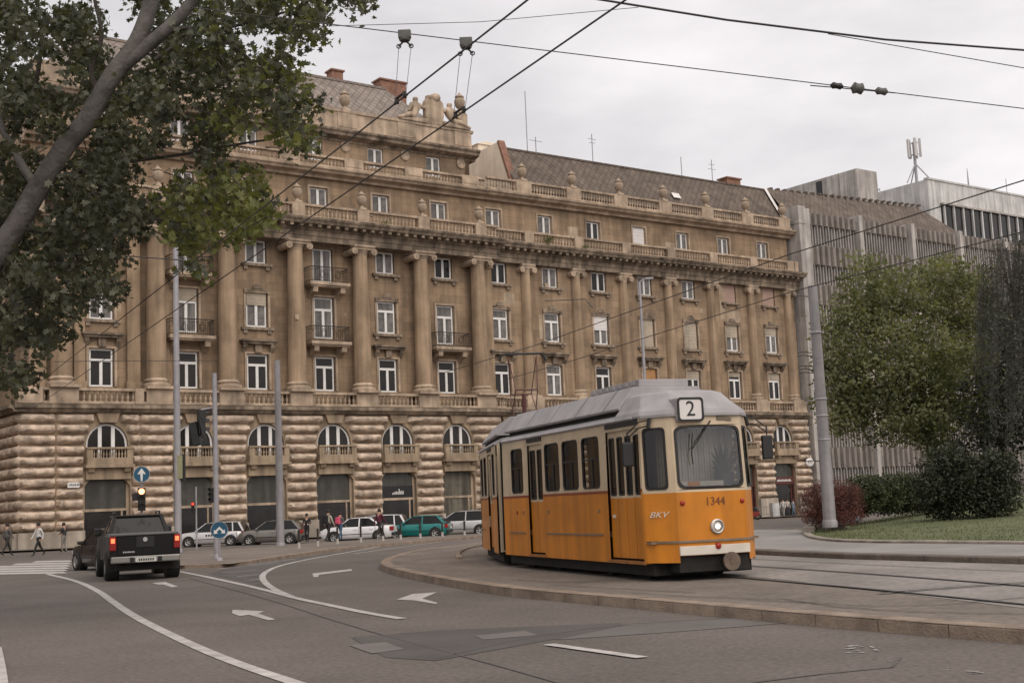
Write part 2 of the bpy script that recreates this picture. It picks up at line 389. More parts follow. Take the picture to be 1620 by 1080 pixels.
def pane_mesh(w_, h, m, arch=False):
    key = (round(w_, 2), round(h, 2), m.name, arch)
    if key in _pm: return _pm[key]
    mb = MB()
    if arch: mb.prism([(-w_/2, 0), (w_/2, 0)]+[(w_/2*cos(q*pi/12), h+w_/2*sin(q*pi/12)) for q in range(13)], 'y', 0, .02)
    else: mb.box(-w_/2, w_/2, 0, .02, 0, h)
    me = mb.mesh('pane', m); _pm[key] = me; return me
def window(s, z0, z1, w_, n, kind='A', pane=DARKGLASS, shut=None, sill=None, sillw=1.6):
    f = ob('window', frame_mesh(w_, z1-z0, kind), B, (s, -n+.17, z0))
    ob('pane', pane_mesh(w_-.1, z1-z0-.06, pane), f, (0, .012, .03))
    if shut:
        m, frac = shut
        mb = MB(); h = (z1-z0)*frac; q = max(2, int(h/.12))
        for i in range(q): mb.box(-w_/2+.02, w_/2-.02, -.10-.012*(i % 2), -.07, z1-z0-h+h*i/q+.004, z1-z0-h+h*(i+1)/q-.002)
        mb.build('shutter', m, f)
    if sill:
        mb = MB(); mb.box(-sillw/2, sillw/2, -sill-.17, .02, -.2, -.02); mb.box(-sillw/2+.15, -sillw/2+.4, -sill*.7-.17, -.1, -.42, -.2); mb.box(sillw/2-.4, sillw/2-.15, -sill*.7-.17, -.1, -.42, -.2)
        mb.build('sill', TRIMD, f, bevel=.02)
    return f
def hood(s, z, w_, n, big=True):
    mb = MB(); fbox(mb, s-w_/2, s+w_/2, n, n+.5, z+.24, z+.36); fbox(mb, s-w_/2+.08, s+w_/2-.08, n, n+.38, z+.1, z+.24)
    for sg in (-1, 1): mb.prism([(-n, z-.42), (-n, z+.1), (-n-.34, z+.1), (-n-.28, z-.1)], 'x', s+sg*(w_/2-.28)-.13, s+sg*(w_/2-.28)+.13)
    fbox(mb, s-.22, s+.22, n, n+.2, z-.4, z+.1); return mb.build('window_hood', TRIMD, B, bevel=.015)
def crest(s, z, w_, n):
    mb = MB(); fbox(mb, s-w_/2, s+w_/2, n, n+.12, z, z+.12); mb.prism([(s-.35, z+.12), (s+.35, z+.12), (s+.2, z+.36), (s, z+.42), (s-.2, z+.36)], 'y', -n-.16, -n)
    for sg in (-1, 1): mb.box(s+sg*(w_/2-.1)-.1, s+sg*(w_/2-.1)+.1, -n-.14, -n, z-.16, z)
    return mb.build('window_crest', TRIMD, B, bevel=.015)
W13 = 1.3
ops = []
BALC = {(1, 't'), (3, 't'), (5, 't'), (3, 'f'), (1, 'f')}
lev = {'p': (8.95, 11.06), 't': (12.72, 14.78), 'f': (16.6, 18.02)}
for k in range(13):
    for l, (a, b) in lev.items():
        if (k, l) in BALC and l == 'f': a, b = 15.75, 17.85
        if (k, l) in BALC and l == 't': a = 12.2
        ops.append((SK[k]-W13/2-.05, SK[k]+W13/2+.05, a, b))
mb = MB(); holes(mb, -4.35, END, 7.6, 18.6, ops, 0, .3); mb.build('facade_wall', STONE, B)
mb = MB(); mb.box(-4.3, END, .5, 14, 7.5, 18.6); mb.build('facade_core', STONE, B)
SPEC = {(8, 't'): (SHUTW, .5), (9, 't'): (SHUT, .98), (10, 't'): (SHUT, .98), (11, 't'): (SHUT, .48), (1, 't'): (SHUT, .28), (2, 't'): (SHUT, .36), (12, 't'): (SHUT, .3),
        (9, 'p'): (WOOD, .98), (10, 'p'): (SHUT, .3), (11, 'p'): (SHUT, .18), (12, 'p'): (SHUT, .26), (11, 'f'): (SHUTP, .98), (12, 'f'): (SHUTP, .98)}
for k in range(13):
    s = SK[k]
    window(s, 8.95, 11.06, W13, 0, 'A', DARKGLASS if k not in (7,) else GREYGLASS, SPEC.get((k, 'p')))
    if (k, 't') in BALC: window(s, 12.2, 14.78, W13, 0, 'A', GREYGLASS, SPEC.get((k, 't')))
    else: window(s, 12.72, 14.78, W13, 0, 'A', GREYGLASS, SPEC.get((k, 't')), .16, 2.1)
    if (k, 'f') in BALC: window(s, 15.75, 17.85, W13, 0, 'B', GREYGLASS)
    else: window(s, 16.6, 18.02, W13, 0, 'B', DARKGLASS if k in (5, 6, 8) else GREYGLASS, SPEC.get((k, 'f')), .22, 2.0)
    if (k, 't') not in BALC: hood(s, 11.55, 2.35, 0)
    if k not in (1, 3, 5): crest(s, 14.9, 1.7, 0)
    for (z0, z1) in ((8.95, 11.06), (12.72, 14.78)):          # thin stone architraves
        mb = MB(); a, b = s-W13/2-.2, s+W13/2+.2
        fbox(mb, a, a+.13, -.02, .07, z0, z1+.14); fbox(mb, b-.13, b, -.02, .07, z0, z1+.14); fbox(mb, a+.13, b-.13, -.02, .07, z1+.02, z1+.14); mb.build('architrave', TRIM, B)
def balcony(s, zs):
    mb = MB(); fbox(mb, s-1.38, s+1.38, 0, 1.0, zs, zs+.2); fbox(mb, s-1.3, s+1.3, 0, .9, zs-.1, zs)
    o = mb.build('balcony', TRIM, B, bevel=.02)
    for sg in (-1, 1):
        m2 = MB(); m2.prism([(0, zs-.75), (0, zs-.1), (-.85, zs-.1), (-.8, zs-.42), (-.35, zs-.5)], 'x', s+sg*.95-.17, s+sg*.95+.17); m2.build('bracket', TRIM, o, bevel=.02)
    m3 = MB(); zt = zs+1.12; r = .02
    P = [(s-1.32, -.02), (s-1.32, -.8), (s-1.15, -.96), (s+1.15, -.96), (s+1.32, -.8), (s+1.32, -.02)]
    for zz, rr in ((zt, .032), (zs+.28, .02), (zt-.16, .016)): m3.tube([(x, y, zz) for x, y in P], rr, 5)
    for (xa, ya), (xb, yb) in zip(P, P[1:]):
        L_ = math.hypot(xb-xa, yb-ya); q = max(1, int(L_/.13))
        for i in range(q): 
            x, y = xa+(xb-xa)*i/q, ya+(yb-ya)*i/q; m3.tube([(x, y, zs+.2), (x, y, zt)], .013, 4, False)
    for xx in (-.55, .55):                                           # scroll roundels
        for rr in (.2, .12): m3.tube([(s+xx+rr*cos(q*pi/6), -.97, zs+.66+rr*1.2*sin(q*pi/6)) for q in range(13)], .018, 4, False)
    m3.build('railing', IRON, o); return o
for (k, l) in sorted(BALC): balcony(SK[k], 11.72 if l == 't' else 15.4)
# ---- balustrades
def baluster(mb, x, y, z0, z1, r=.085):
    h = z1-z0; mb.lathe([(r*.9, 0), (r*.9, .07*h), (r*.45, .12*h), (r*1.0, .38*h), (r*.85, .5*h), (r*.4, .78*h), (r*.85, .88*h), (r*.85, h)], 6, (x, y, z0))
def balustrade(s0, s1, z0, z1, n, posts, pw, m=TRIM, d=.3, step=.3, panel=None):
    mb = MB(); h = z1-z0
    fbox(mb, s0, s1, n-d/2-.02, n+d/2+.02, z1-.15, z1); fbox(mb, s0, s1, n-d/2-.03, n+d/2+.03, z0, z0+.14)
    o = mb.build('balustrade', m, B, bevel=.015)
    for p in posts:
        m2 = MB(); w_ = pw if not isinstance(p, tuple) else p[1]; c = p if not isinstance(p, tuple) else p[0]
        fbox(m2, c-w_/2, c+w_/2, n-d/2-.06, n+d/2+.07, z0-.002, z1+.012); 
        if panel: fbox(m2, c-w_/2+.12, c+w_/2-.12, n+d/2+.07, n+d/2+.095, z0+.2, z1-.2)
        m2.build('pedestal', m, o, bevel=.02)
    m3 = MB(); x = s0+step/2
    while x < s1:
        if all(abs(x-(p[0] if isinstance(p, tuple) else p)) > (p[1] if isinstance(p, tuple) else pw)/2+.05 for p in posts): baluster(m3, x, -n, z0+.14, z1-.15)
        x += step
    if m3.v: tag(m3.build('balusters', m, o, smooth_=50), kind='stuff')
    return o
COLS = [-2.75, 2.5, 6.8, 11.25, 15.75, 20.25, 24.75]; PIL = [29.25+4.5*k for k in range(6)]+[56.1]
balustrade(-5.1, STEP+.25, 7.88, 8.74, 1.05, [(-4.5, 1.3), (-2.75, 1.55)]+[(c, 1.5) for c in COLS[1:]]+[(1.35, .5)], 1.5)
balustrade(STEP+.3, END, 7.88, 8.74, .5, [(c, 1.5) for c in PIL], 1.5)
for k in range(13):                                                   # juliet balconies in front of the arched windows
    s = SK[k]; n = nb(s)+.3; mb = MB()
    fbox(mb, s-1.32, s+1.32, n-.6, n+.3, 4.42, 4.6); fbox(mb, s-1.25, s+1.25, n-.5, n+.22, 4.6, 4.95); fbox(mb, s-1.27, s+1.27, n-.06, n+.24, 5.42, 5.53)
    for sg in (-1, 1): fbox(mb, s+sg*1.1-.17, s+sg*1.1+.17, n-.06, n+.2, 4.95, 5.42)
    fbox(mb, s-1.22, s+1.22, n-.55, n-.06, 3.8, 4.42)
    o = mb.build('arch_balcony', SURR, B, bevel=.02)
    m3 = MB(); [baluster(m3, s-.84+.168*i, -n-.09, 4.95, 5.42, .06) for i in range(11)]; tag(m3.build('balusters', SURR, o, smooth_=50), kind='stuff')
    for sg in (-1, 1):
        m2 = MB(); m2.prism([(-n+.5, 4.05), (-n+.5, 4.42), (-n-.2, 4.42), (-n-.1, 4.2)], 'x', s+sg*.98-.17, s+sg*.98+.17); m2.build('bracket', SURR, o, bevel=.02)
    f = ob('window', frame_mesh(2.26, 1.15, 'arch'), B, (s, -nb(s)+.22, 4.55)); ob('pane', pane_mesh(2.2, 1.15, DARKGLASS, True), f, (0, .02, 0))
    # shop window
    fr = MB(); y = -nb(s)+.3; m_ = SURR
    fr.box(s-1.25, s+1.25, y-.06, y+.04, 2.1, 2.24); fr.box(s+.82, s+.92, y-.04, y+.04, -.5, 2.1); fr.box(s+1.12, s+1.25, y-.05, y+.04, -.5, 2.1); fr.box(s+1.1, s+1.25, y-.05, y+.04, 2.24, 3.8); fr.box(s-1.25, s-1.15, y-.05, y+.04, 2.24, 3.8)
    f = fr.build('shop_window', TRIM if k < 10 else mat('red_brown_shopfront', (.10, .03, .025), .5, .2, 3) if k == 10 else bpy.data.materials['red_brown_shopfront'], B)
SHOPU = mat('shop_blind', (.075, .07, .058), .3, .35, 1.5, streak=.4, spec=.5); SHOPD = mat('dark_shop_interior', (.016, .014, .013), .12, .6, 1.5, spec=.5)
SHOPC = mat('shop_curtain', (.16, .14, .105), .5, .3, 3, streak=.7)
for f in [o for o in B.children if o.name.startswith('shop_window')]:
    k = [o for o in B.children if o.name.startswith('shop_window')].index(f); s = SK[k]; y = -nb(s)+.3
    mb = MB(); mb.box(s-1.24, s+1.24, y, y+.02, 2.18, 3.79); mb.build('upper_pane', SHOPC if k == 5 else SHOPU, f)
    mb = MB(); mb.box(s-1.24, s+1.24, y, y+.02, -.9, 2.14); mb.build('lower_pane', SHOPC if k == 5 else SHOPD, f)
# ---- columns
def column(s, nc, r, z0, z1, big=True):
    mb = MB(); z0c = z0+.62 if big else z0+.4; zc = z1-.6
    H_ = zc-z0c
    mb.lathe([(r*(1.0-.16*(q/8)**1.7), z0c+H_*q/8) for q in range(9)], 18, (s, -nc, 0))
    o = mb.build('column', COLM, B, smooth_=50)
    m2 = MB(); m2.box(s-r*1.42, s+r*1.42, -nc-r*1.42, -nc+r*1.42, z0, z0+.16)
    m2.lathe([(r*1.36, .16), (r*1.42, .24), (r*1.36, .33), (r*1.14, .36), (r*1.14, .44), (r*1.24, .5), (r*1.12, .57), (r*1.0, .64)], 18, (s, -nc, z0)); m2.build('base', TRIM, o, smooth_=45)
    m3 = MB(); rt_ = r*.84
    m3.lathe([(rt_, -.05), (rt_*1.06, .02), (rt_*1.0, .06), (rt_*1.1, .16), (rt_*1.25, .26), (rt_*1.25, .3)], 18, (s, -nc, zc))
    m3.box(s-r*1.35, s+r*1.35, -nc-r*1.25, -nc+r*1.25, zc+.46, zc+.6)
    m3.box(s-r*1.2, s+r*1.2, -nc-r*1.12, -nc+r*1.12, zc+.3, zc+.46)
    for sg in (-1, 1):
        c = s+sg*r*1.22
        m3.cyl((c, -nc-r*1.2, zc+.2), (c, -nc+r*1.2, zc+.2), .215 if big else .17, 12); m3.cyl((c, -nc-r*1.26, zc+.2), (c, -nc-r*1.2, zc+.2), .09, 8)
    m3.build('capital', TRIM, o, smooth_=40); return o
for c in COLS: column(c, .72, .56, 8.74, 18.05)
for c in PIL: column(c, .02, .43, 8.74, 18.05)
for (a, b, n) in ((-4.35, -3.45, .45), (-1.9, -1.3, .16), (1.0, 1.75, .3), (3.2, 3.5, .16), (25.5, 26.2, .3)):
    mb = MB(); fbox(mb, a, b, -.1, n, 8.74, 18.05); fbox(mb, a-.08, b+.08, -.1, n+.1, 8.74, 9.2); fbox(mb, a-.08, b+.08, -.1, n+.12, 17.5, 18.04); mb.build('pilaster', COLM, B, bevel=.02)
# ---- entablature and main cornice
ent = [(-.6, 18.04), (.0, 18.04), (.02, 18.36), (.08, 18.38), (.1, 18.66), (.2, 18.72), (.28, 18.86), (.3, 18.94), (.78, 18.98), (.84, 19.1), (.95, 19.22), (.98, 19.34), (.3, 19.42), (-.6, 19.42)]
course('main_cornice', ent, [(-4.6, STEP+.35, 1.05), (STEP+.352, END+.35, .42)])
mb = MB(); mb.prism([(-4.6-n, z) for n, z in ent], 'y', -1.9, 14); mb.build('side_cornice', TRIMD, B)
md = MB(); x = -4.3
while x < END:
    nn = 1.05 if x < STEP else .42
    fbox(md, x-.11, x+.11, nn+.28, nn+.72, 18.8, 18.97); x += .62
tag(md.build('modillions', TRIMD, B), kind='stuff')
# ---- attic storey with balustrade and urns
urn_me = None
def urn(s, n, z, sc=1.0):
    global urn_me
    if not urn_me:
        mb = MB(); mb.box(-.24, .24, -.24, .24, 0, .12)
        mb.lathe([(.2, .12), (.12, .2), (.1, .28), (.2, .36), (.3, .52), (.33, .74), (.26, .88), (.2, .93), (.27, .97), (.27, 1.03), (.16, 1.1), (.06, 1.2), (.05, 1.26)], 14); urn_me = mb.mesh('urn', TRIM, 45)
    return ob('urn', urn_me, B, (s, -n, z), scale=(sc,)*3)
balustrade(-4.6, STEP+.2, 19.42, 20.32, 1.15, [(c, .85) for c in COLS], .85, step=.27)
balustrade(STEP+.25, END, 19.42, 20.32, .55, [(c, .8) for c in PIL]+[(END-.2, .4)], .8, step=.27)
for c in COLS: urn(c, 1.15, 20.33, .98)
ao = [(SK[k]-.6, SK[k]+.6, 20.55, 21.85) for k in range(13)]
mb = MB(); holes(mb, -4.2, END, 19.3, 22.6, ao, -.35, .3); mb.build('attic_wall', STONE, B)
mb = MB(); mb.box(-4.15, END, .75, 14, 18.6, 23); mb.build('attic_core', STONE, B)
for k in range(13):
    if k == 9: window(SK[k], 20.55, 21.85, 1.2, -.35, 'B', SHUTW, (SHUTW, .98))
    elif k == 8: window(SK[k], 20.55, 21.85, 1.2, -.35, 'B', SHOPD)
    else: window(SK[k], 20.55, 21.85, 1.2, -.35, 'B', GREYGLASS)
    mb = MB(); a, b = SK[k]-.78, SK[k]+.78
    fbox(mb, a, a+.13, -.37, -.28, 20.4, 22.0); fbox(mb, b-.13, b, -.37, -.28, 20.4, 22.0); fbox(mb, a+.13, b-.13, -.37, -.28, 21.87, 22.0); mb.build('architrave', TRIM, B)
c1 = [(-.8, 22.45), (.0, 22.45), (.06, 22.6), (.2, 22.66), (.42, 22.72), (.5, 22.84), (.62, 22.92), (.64, 23.02), (.2, 23.08), (-.8, 23.08)]
course('attic_cornice', c1, [(-4.6, STEP+.1, -.1), (STEP+.102, END+.3, -.05)], TRIM)
balustrade(-4.4, STEP, 23.08, 23.84, .12, [(-2.75, 1.4), (2.5, 1.4)]+[(c, 1.35) for c in COLS[2:]], 1.35, step=.25, panel=True)
balustrade(STEP+.1, END, 23.08, 24.0, .2, [(c, 1.3) for c in PIL], 1.3, step=.25)
for c in PIL: urn(c, .2, 24.0, 1.05)
# ---- upper pavilion storey, parapet, sculpture
a2 = [(SK[k]-.58, SK[k]+.58, 23.8, 25.14) for k in range(6)]
mb = MB(); holes(mb, -4.0, 25.45, 23.0, 25.4, a2, -.8, .3); mb.box(25.1, 25.45, .8, 12, 23, 27.2); mb.build('pavilion_wall', STONE, B)
mb = MB(); mb.box(-3.95, 25.1, 1.2, 12, 22, 27.2); mb.build('pavilion_core', STONE, B)
for k in range(6): window(SK[k], 23.8, 25.14, 1.16, -.8, 'B', GREYGLASS)
c2 = [(-.8, 25.22), (.0, 25.22), (.05, 25.36), (.3, 25.42), (.55, 25.5), (.6, 25.66), (.72, 25.76), (.74, 25.88), (.2, 25.95), (-.8, 25.95)]
course('pavilion_cornice', c2, [(-4.4, 25.95, -.75)])
mb = MB(); fbox(mb, -4.0, 25.5, -1.0, -.45, 25.95, 27.1); fbox(mb, -4.1, 25.65, -1.05, -.38, 27.1, 27.3); fbox(mb, -4.05, 25.55, -1.0, -.42, 25.95, 26.12)
for c in COLS: fbox(mb, c-.7, c+.7, -.5, -.39, 26.12, 27.08)
mb.build('parapet', TRIM, B, bevel=.02)
for c in COLS:
    mb = MB(); mb.lathe([(.02, -.16), (.2, -.13), (.34, -.04), (.36, 0), (.3, .04)], 12); o = mb.build('medallion', TRIM, B, (c, .72, 24.95), smooth_=50); o.rotation_euler.x = pi/2; o.scale = (1, 1, 1)
for c in (11.25, 15.75): urn(c, -.7, 27.3, 1.15)
# sculpture group on the parapet
SG = ob('sculpture_group', None, B, (0, 0, 0))
def figure(s, sg, z):
    j = {'p': (s, .65, z+.35, 0.390), 'w': (s, .68, z+.75, 0.312), 'c': (s, .7, z+1.1, 0.390), 'n': (s, .68, z+1.4, 0.156), 'h0': (s, .66, z+1.55, 0.208), 'h': (s, .64, z+1.78, 0.221),
         'k1': (s-sg*.55, .4, z+.45, 0.221), 'f1': (s-sg*1.2, .4, z+.15, 0.156), 't1': (s-sg*1.55, .38, z+.1, 0.104), 'k2': (s-sg*.75, .65, z+.25, 0.234), 'f2': (s-sg*1.5, .6, z+.1, 0.169),
         's1': (s-sg*.36, .6, z+1.2, 0.169), 'e1': (s-sg*.55, .5, z+.85, 0.130), 'a1': (s-sg*.75, .4, z+.6, 0.104), 's2': (s+sg*.36, .62, z+1.2, 0.169), 'e2': (s+sg*.58, .55, z+1.0, 0.130), 'a2': (s+sg*.75, .5, z+1.2, 0.104)}
    e = [('p', 'w', 0), ('w', 'c', 0), ('c', 'n', 0), ('n', 'h0', 0), ('h0', 'h', 0), ('p', 'k1', 0), ('k1', 'f1', 0), ('f1', 't1', 0), ('p', 'k2', 0), ('k2', 'f2', 0), ('c', 's1', 0), ('s1', 'e1', 0), ('e1', 'a1', 0), ('c', 's2', 0), ('s2', 'e2', 0), ('e2', 'a2', 0)]
    return ob('stone_figure', skin_mesh('stone_figure', j, e, [TRIM]), SG)
figure(21.15, 1, 27.35); figure(23.9, -1, 27.35)
mb = MB(); mb.prism([(21.95, 27.3), (23.15, 27.3), (23.3, 28.0), (23.3, 28.9), (23.05, 29.15), (22.75, 29.3), (22.35, 29.3), (22.0, 29.15), (21.8, 28.9), (21.8, 28.0)], 'y', .42, .85); mb.build('shield', TRIM, SG, bevel=.1)
mb = MB(); mb.lathe([(.05, -.35), (.32, -.2), (.4, 0), (.32, .2), (.1, .32)], 10, (22.7, .6, 29.25)); mb.lathe([(.05, -.25), (.25, -.1), (.25, .1), (.05, .2)], 8, (22.2, .6, 29.2)); mb.build('crest_helmet', TRIM, SG, smooth_=60)
mb = MB(); mb.prism([(19.6, 27.3), (21.9, 27.3), (21.9, 27.62), (20.4, 27.5)], 'y', .3, .9); mb.prism([(23.2, 27.3), (25.4, 27.3), (24.8, 27.5), (23.2, 27.66)], 'y', .3, .9); mb.build('sculpture_base', TRIM, SG, bevel=.03)
urn(25.0, -1.0, 28.6, 1.2); mb = MB(); mb.box(24.55, 25.45, .75, 1.5, 27.3, 28.6); mb.build('corner_pier', TRIM, B, bevel=.03)
# ---- roofs
def rooftile(m):
    t = m.node_tree; b = t.nodes['Principled BSDF']
    tc = N(t, 'ShaderNodeTexCoord'); mp = N(t, 'ShaderNodeMapping'); mp.inputs['Rotation'].default_value = (0, rad(45), 0); mp.inputs['Scale'].default_value = (1, 0, 1)
    ck = N(t, 'ShaderNodeTexVoronoi', distance='CHEBYCHEV'); ck.inputs['Scale'].default_value = 2.6; ck.inputs['Randomness'].default_value = 0
    t.links.new(tc.outputs['Object'], mp.inputs[0]); t.links.new(mp.outputs[0], ck.inputs['Vector'])
    mr = N(t, 'ShaderNodeMapRange'); mr.inputs[1].default_value = .3; mr.inputs[2].default_value = .5; mr.inputs[3].default_value = 1; mr.inputs[4].default_value = .62
    t.links.new(ck.outputs['Distance'], mr.inputs[0])
    sp = N(t, 'ShaderNodeMixRGB', blend_type='MULTIPLY'); sp.inputs[0].default_value = 1
    old = b.inputs['Base Color'].links[0].from_socket; t.links.new(old, sp.inputs[1]); t.links.new(mr.outputs[0], sp.inputs[2])
    m2 = N(t, 'ShaderNodeMixRGB', blend_type='MULTIPLY'); m2.inputs[0].default_value = .5
    hs = N(t, 'ShaderNodeValToRGB'); hs.color_ramp.elements[0].color = (.55, .5, .48, 1); hs.color_ramp.elements[1].color = (1.0, 1, 1, 1)
    sc = N(t, 'ShaderNodeSeparateXYZ'); t.links.new(ck.outputs['Color'], sc.inputs[0]); t.links.new(sc.outputs[0], hs.inputs[0])
    t.links.new(sp.outputs[0], m2.inputs[1]); t.links.new(hs.outputs[0], m2.inputs[2]); t.links.new(m2.outputs[0], b.inputs['Base Color'])
    bp = N(t, 'ShaderNodeBump'); bp.inputs['Strength'].default_value = .6; bp.inputs['Distance'].default_value = .04; bp.invert = True
    t.links.new(ck.outputs['Distance'], bp.inputs['Height']); t.links.new(bp.outputs[0], b.inputs['Normal'])
rooftile(ROOF)
ROOFG = mat('grey_roof_tiles', (.27, .225, .195), .85, .3, 1.2, .3, 12); rooftile(ROOFG)
mb = MB(); mb.add([(-3.5, 1.1, 27), (24.3, 1.1, 27), (20.9, 4.1, 30.6), (-.5, 4.1, 30.6), (-3.5, 14, 27), (24.3, 14, 27), (20.9, 10, 30.6), (-.5, 10, 30.6)],
    [(0, 1, 2, 3), (1, 5, 6, 2), (3, 2, 6, 7), (4, 0, 3, 7), (5, 4, 7, 6)]); r1 = mb.build('roof', ROOFG, B)
mb = MB(); mb.box(-.5, 20.9, 4.0, 4.25, 30.56, 30.72); mb.build('ridge', ROOFG, r1)
mb = MB(); mb.add([(29.3, .4, 23.6), (END+.2, .4, 23.6), (END+.2, 2.5, 27.15), (29.3, 2.5, 27.15), (29.3, 14, 26.5), (END+.2, 14, 26.5)], [(0, 1, 2, 3), (3, 2, 5, 4)]); r2 = mb.build('roof', ROOF, B)
mb = MB(); mb.box(29.5, END+.2, 2.42, 2.66, 27.1, 27.24); mb.build('ridge', ROOF, r2)
mb = MB(); mb.add([(END+.0, .3, 23.75), (END+.35, .3, 23.75), (END+.35, 2.45, 27.35), (END+.0, 2.45, 27.35)], [(0, 1, 2, 3)]); mb.build('roof_flashing', SHUTW, r2)
mb = MB(); mb.add([(45.0, .96, 24.85), (45.8, .96, 24.85), (45.8, 1.24, 25.3), (45, 1.24, 25.3)], [(0, 1, 2, 3)]); mb.build('skylight', SHUTW, r2)
mb = MB(); mb.prism([(.9, 23.4), (2.35, 27.2), (2.35, 27.55), (9, 27.3), (9, 23)], 'x', 29.2, 29.6); fw = mb.build('firewall', PLASTER, B)
mb = MB(); mb.prism([(.68, 23.5), (.9, 23.5), (2.5, 27.6), (2.3, 27.65)], 'x', 29.15, 29.7); mb.build('brick_coping', BRICK, fw)
mb = MB(); mb.box(29.6, 31.0, 5.5, 7.5, 26.6, 28.25); mb.prism([(29.45, 28.25), (31.1, 28.25), (31.0, 28.5), (30.2, 28.5)], 'y', 5.4, 7.6); mb.build('chimney', PLASTER, B)
def chimney(s0, s1, n0, n1, z0, z1):
    mb = MB(); fbox(mb, s0, s1, n0, n1, z0, z1-.12); fbox(mb, s0-.1, s1+.1, n0-.1, n1+.1, z1-.12, z1); mb.build('chimney', BRICK, B)
chimney(17.1, 17.95, -5.6, -4.8, 29, 31.7); chimney(20.8, 22.9, -5.6, -4.6, 28, 31.6); chimney(52.8, 54.4, -3.6, -2.6, 26.5, 27.85)
def antenna(s, n, z0, z1, bars=()):
    mb = MB(); mb.tube([(s, -n, z0), (s, -n, z1)], .035, 5)
    for zz, L_ in bars: mb.tube([(s-L_/2, -n, zz), (s+L_/2, -n, zz)], .02, 4)
    mb.build('roof_antenna', STEEL, B)
antenna(32.3, -3, 26.5, 32.0); antenna(38.6, -3, 26.5, 29.6, ((29.2, .8), (28.9, .6))); antenna(27.6, -5, 27, 31.2); antenna(33.1, -3, 26.5, 28.6, ((28.3, 1.2),)); antenna(48, -3, 26.5, 29.0); antenna(51.5, -3, 26.5, 29.2, ((28.8, .7), (28.4, .9)))
# pale plaster repairs and bullet-hole patches
for (a, b, z0, z1, n_) in ((48.35, 48.85, 15.2, 18.0, 0), (49.0, 50.6, 15.0, 15.9, 0), (30.35, 30.75, 12.9, 14.6, 0), (31.0, 31.35, 16.1, 16.9, 0), (10.9, 11.15, 13.1, 13.4, 1.27), (27.4, 28.3, 15.2, 16.0, 0), (46.1, 46.4, 15.6, 15.95, 0), (37.4, 37.6, 15.7, 16.0, 0), (.4, .75, 13.2, 13.9, 0), (52.0, 52.3, 12.6, 14.9, 0), (41.0, 41.2, 11.4, 11.7, 0), (14.9, 15.1, 13.7, 13.9, 0), (33.6, 34.6, 20.4, 21.3, -.35), (43.2, 44.3, 20.4, 21.0, -.35)):
    mb = MB(); fbox(mb, a, b, n_-.02, n_+.004, z0, z1); mb.build('plaster_patch', PATCH, B)
# ---- small things on the facade
mb = MB(); mb.box(-2.6, -1.98, -1.36, -1.32, 3.4, 3.68); tag(mb.build('street_name_plaque', SIGNW, None), 'small white street name plaque on the rusticated corner pier', 'plaque')
o = bpy.data.objects['street_name_plaque']; o.location = FO; o.rotation_euler.z = FA; o.scale = (K,)*3
m2 = MB(); [m2.box(-2.54+.062*i, -2.51+.062*i+.012*(i % 2), -1.364, -1.36, 3.5, 3.58+.02*(i % 3)) for i in range(9)]; m2.build('lettering', BLACK, o)
rt = thing('oval_shop_sign', 'oval white sign hanging from a bracket at the right end of the tan building', 'sign', fpos(56.5, .9, 3.85), FA)
mb = MB(); mb.lathe([(.01, -.05), (.55, -.05), (.6, -.03), (.6, .03), (.55, .05), (.01, .05)], 20); d_ = mb.build('sign_plate', SIGNW, rt, smooth_=30); d_.rotation_euler.x = pi/2; d_.scale = (1, .72, 1); d_.scale = (1, .72, 1)
mb = MB(); mb.tube([(-.9, .3, .75), (.2, 0, .75)], .03, 5); mb.tube([(-.9, .3, .35), (-.9, .3, 1.1)], .03, 5); mb.tube([(0, 0, .75), (0, 0, .4)], .02, 5); mb.build('bracket', IRON, rt)
mb = MB(); [mb.box(-.3+.12*i, -.22+.12*i, -.07, -.055, -.08, .1) for i in range(6)]; mb.build('lettering', CONC, rt)
# black shop fascia with white lettering (bay 4) and the red-brown fascia of the right-hand cafe
s = SK[4]; mb = MB(); mb.box(s-1.14, s+1.1, -.72, -.62, 2.26, 2.98); o = tag(mb.build('shop_fascia', BLACK), 'black shop fascia with small white skyline lettering above a doorway', 'sign'); o.location = FO; o.rotation_euler.z = FA; o.scale = (K,)*3
mb = MB(); [mb.box(s-.4+.095*i, s-.34+.095*i, -.735, -.72, 2.45, 2.45+h) for i, h in enumerate((.1, .14, .16, .2, .16, .34, .2, .22, .2))]; mb.build('lettering', SIGNW, o)
s = SK[12]; mb = MB(); mb.box(s-1.15, s+1.15, -.3, -.2, 2.2, 2.75); o = tag(mb.build('cafe_fascia', bpy.data.materials['red_brown_shopfront']), 'red brown cafe fascia with white lettering at the building right end', 'sign'); o.location = FO; o.rotation_euler.z = FA; o.scale = (K,)*3
mb = MB(); [mb.box(s-.85+.13*i, s-.76+.13*i, -.315, -.3, 2.4, 2.52+.03*(i % 3)) for i in range(13)]; mb.build('lettering', SIGNW, o)

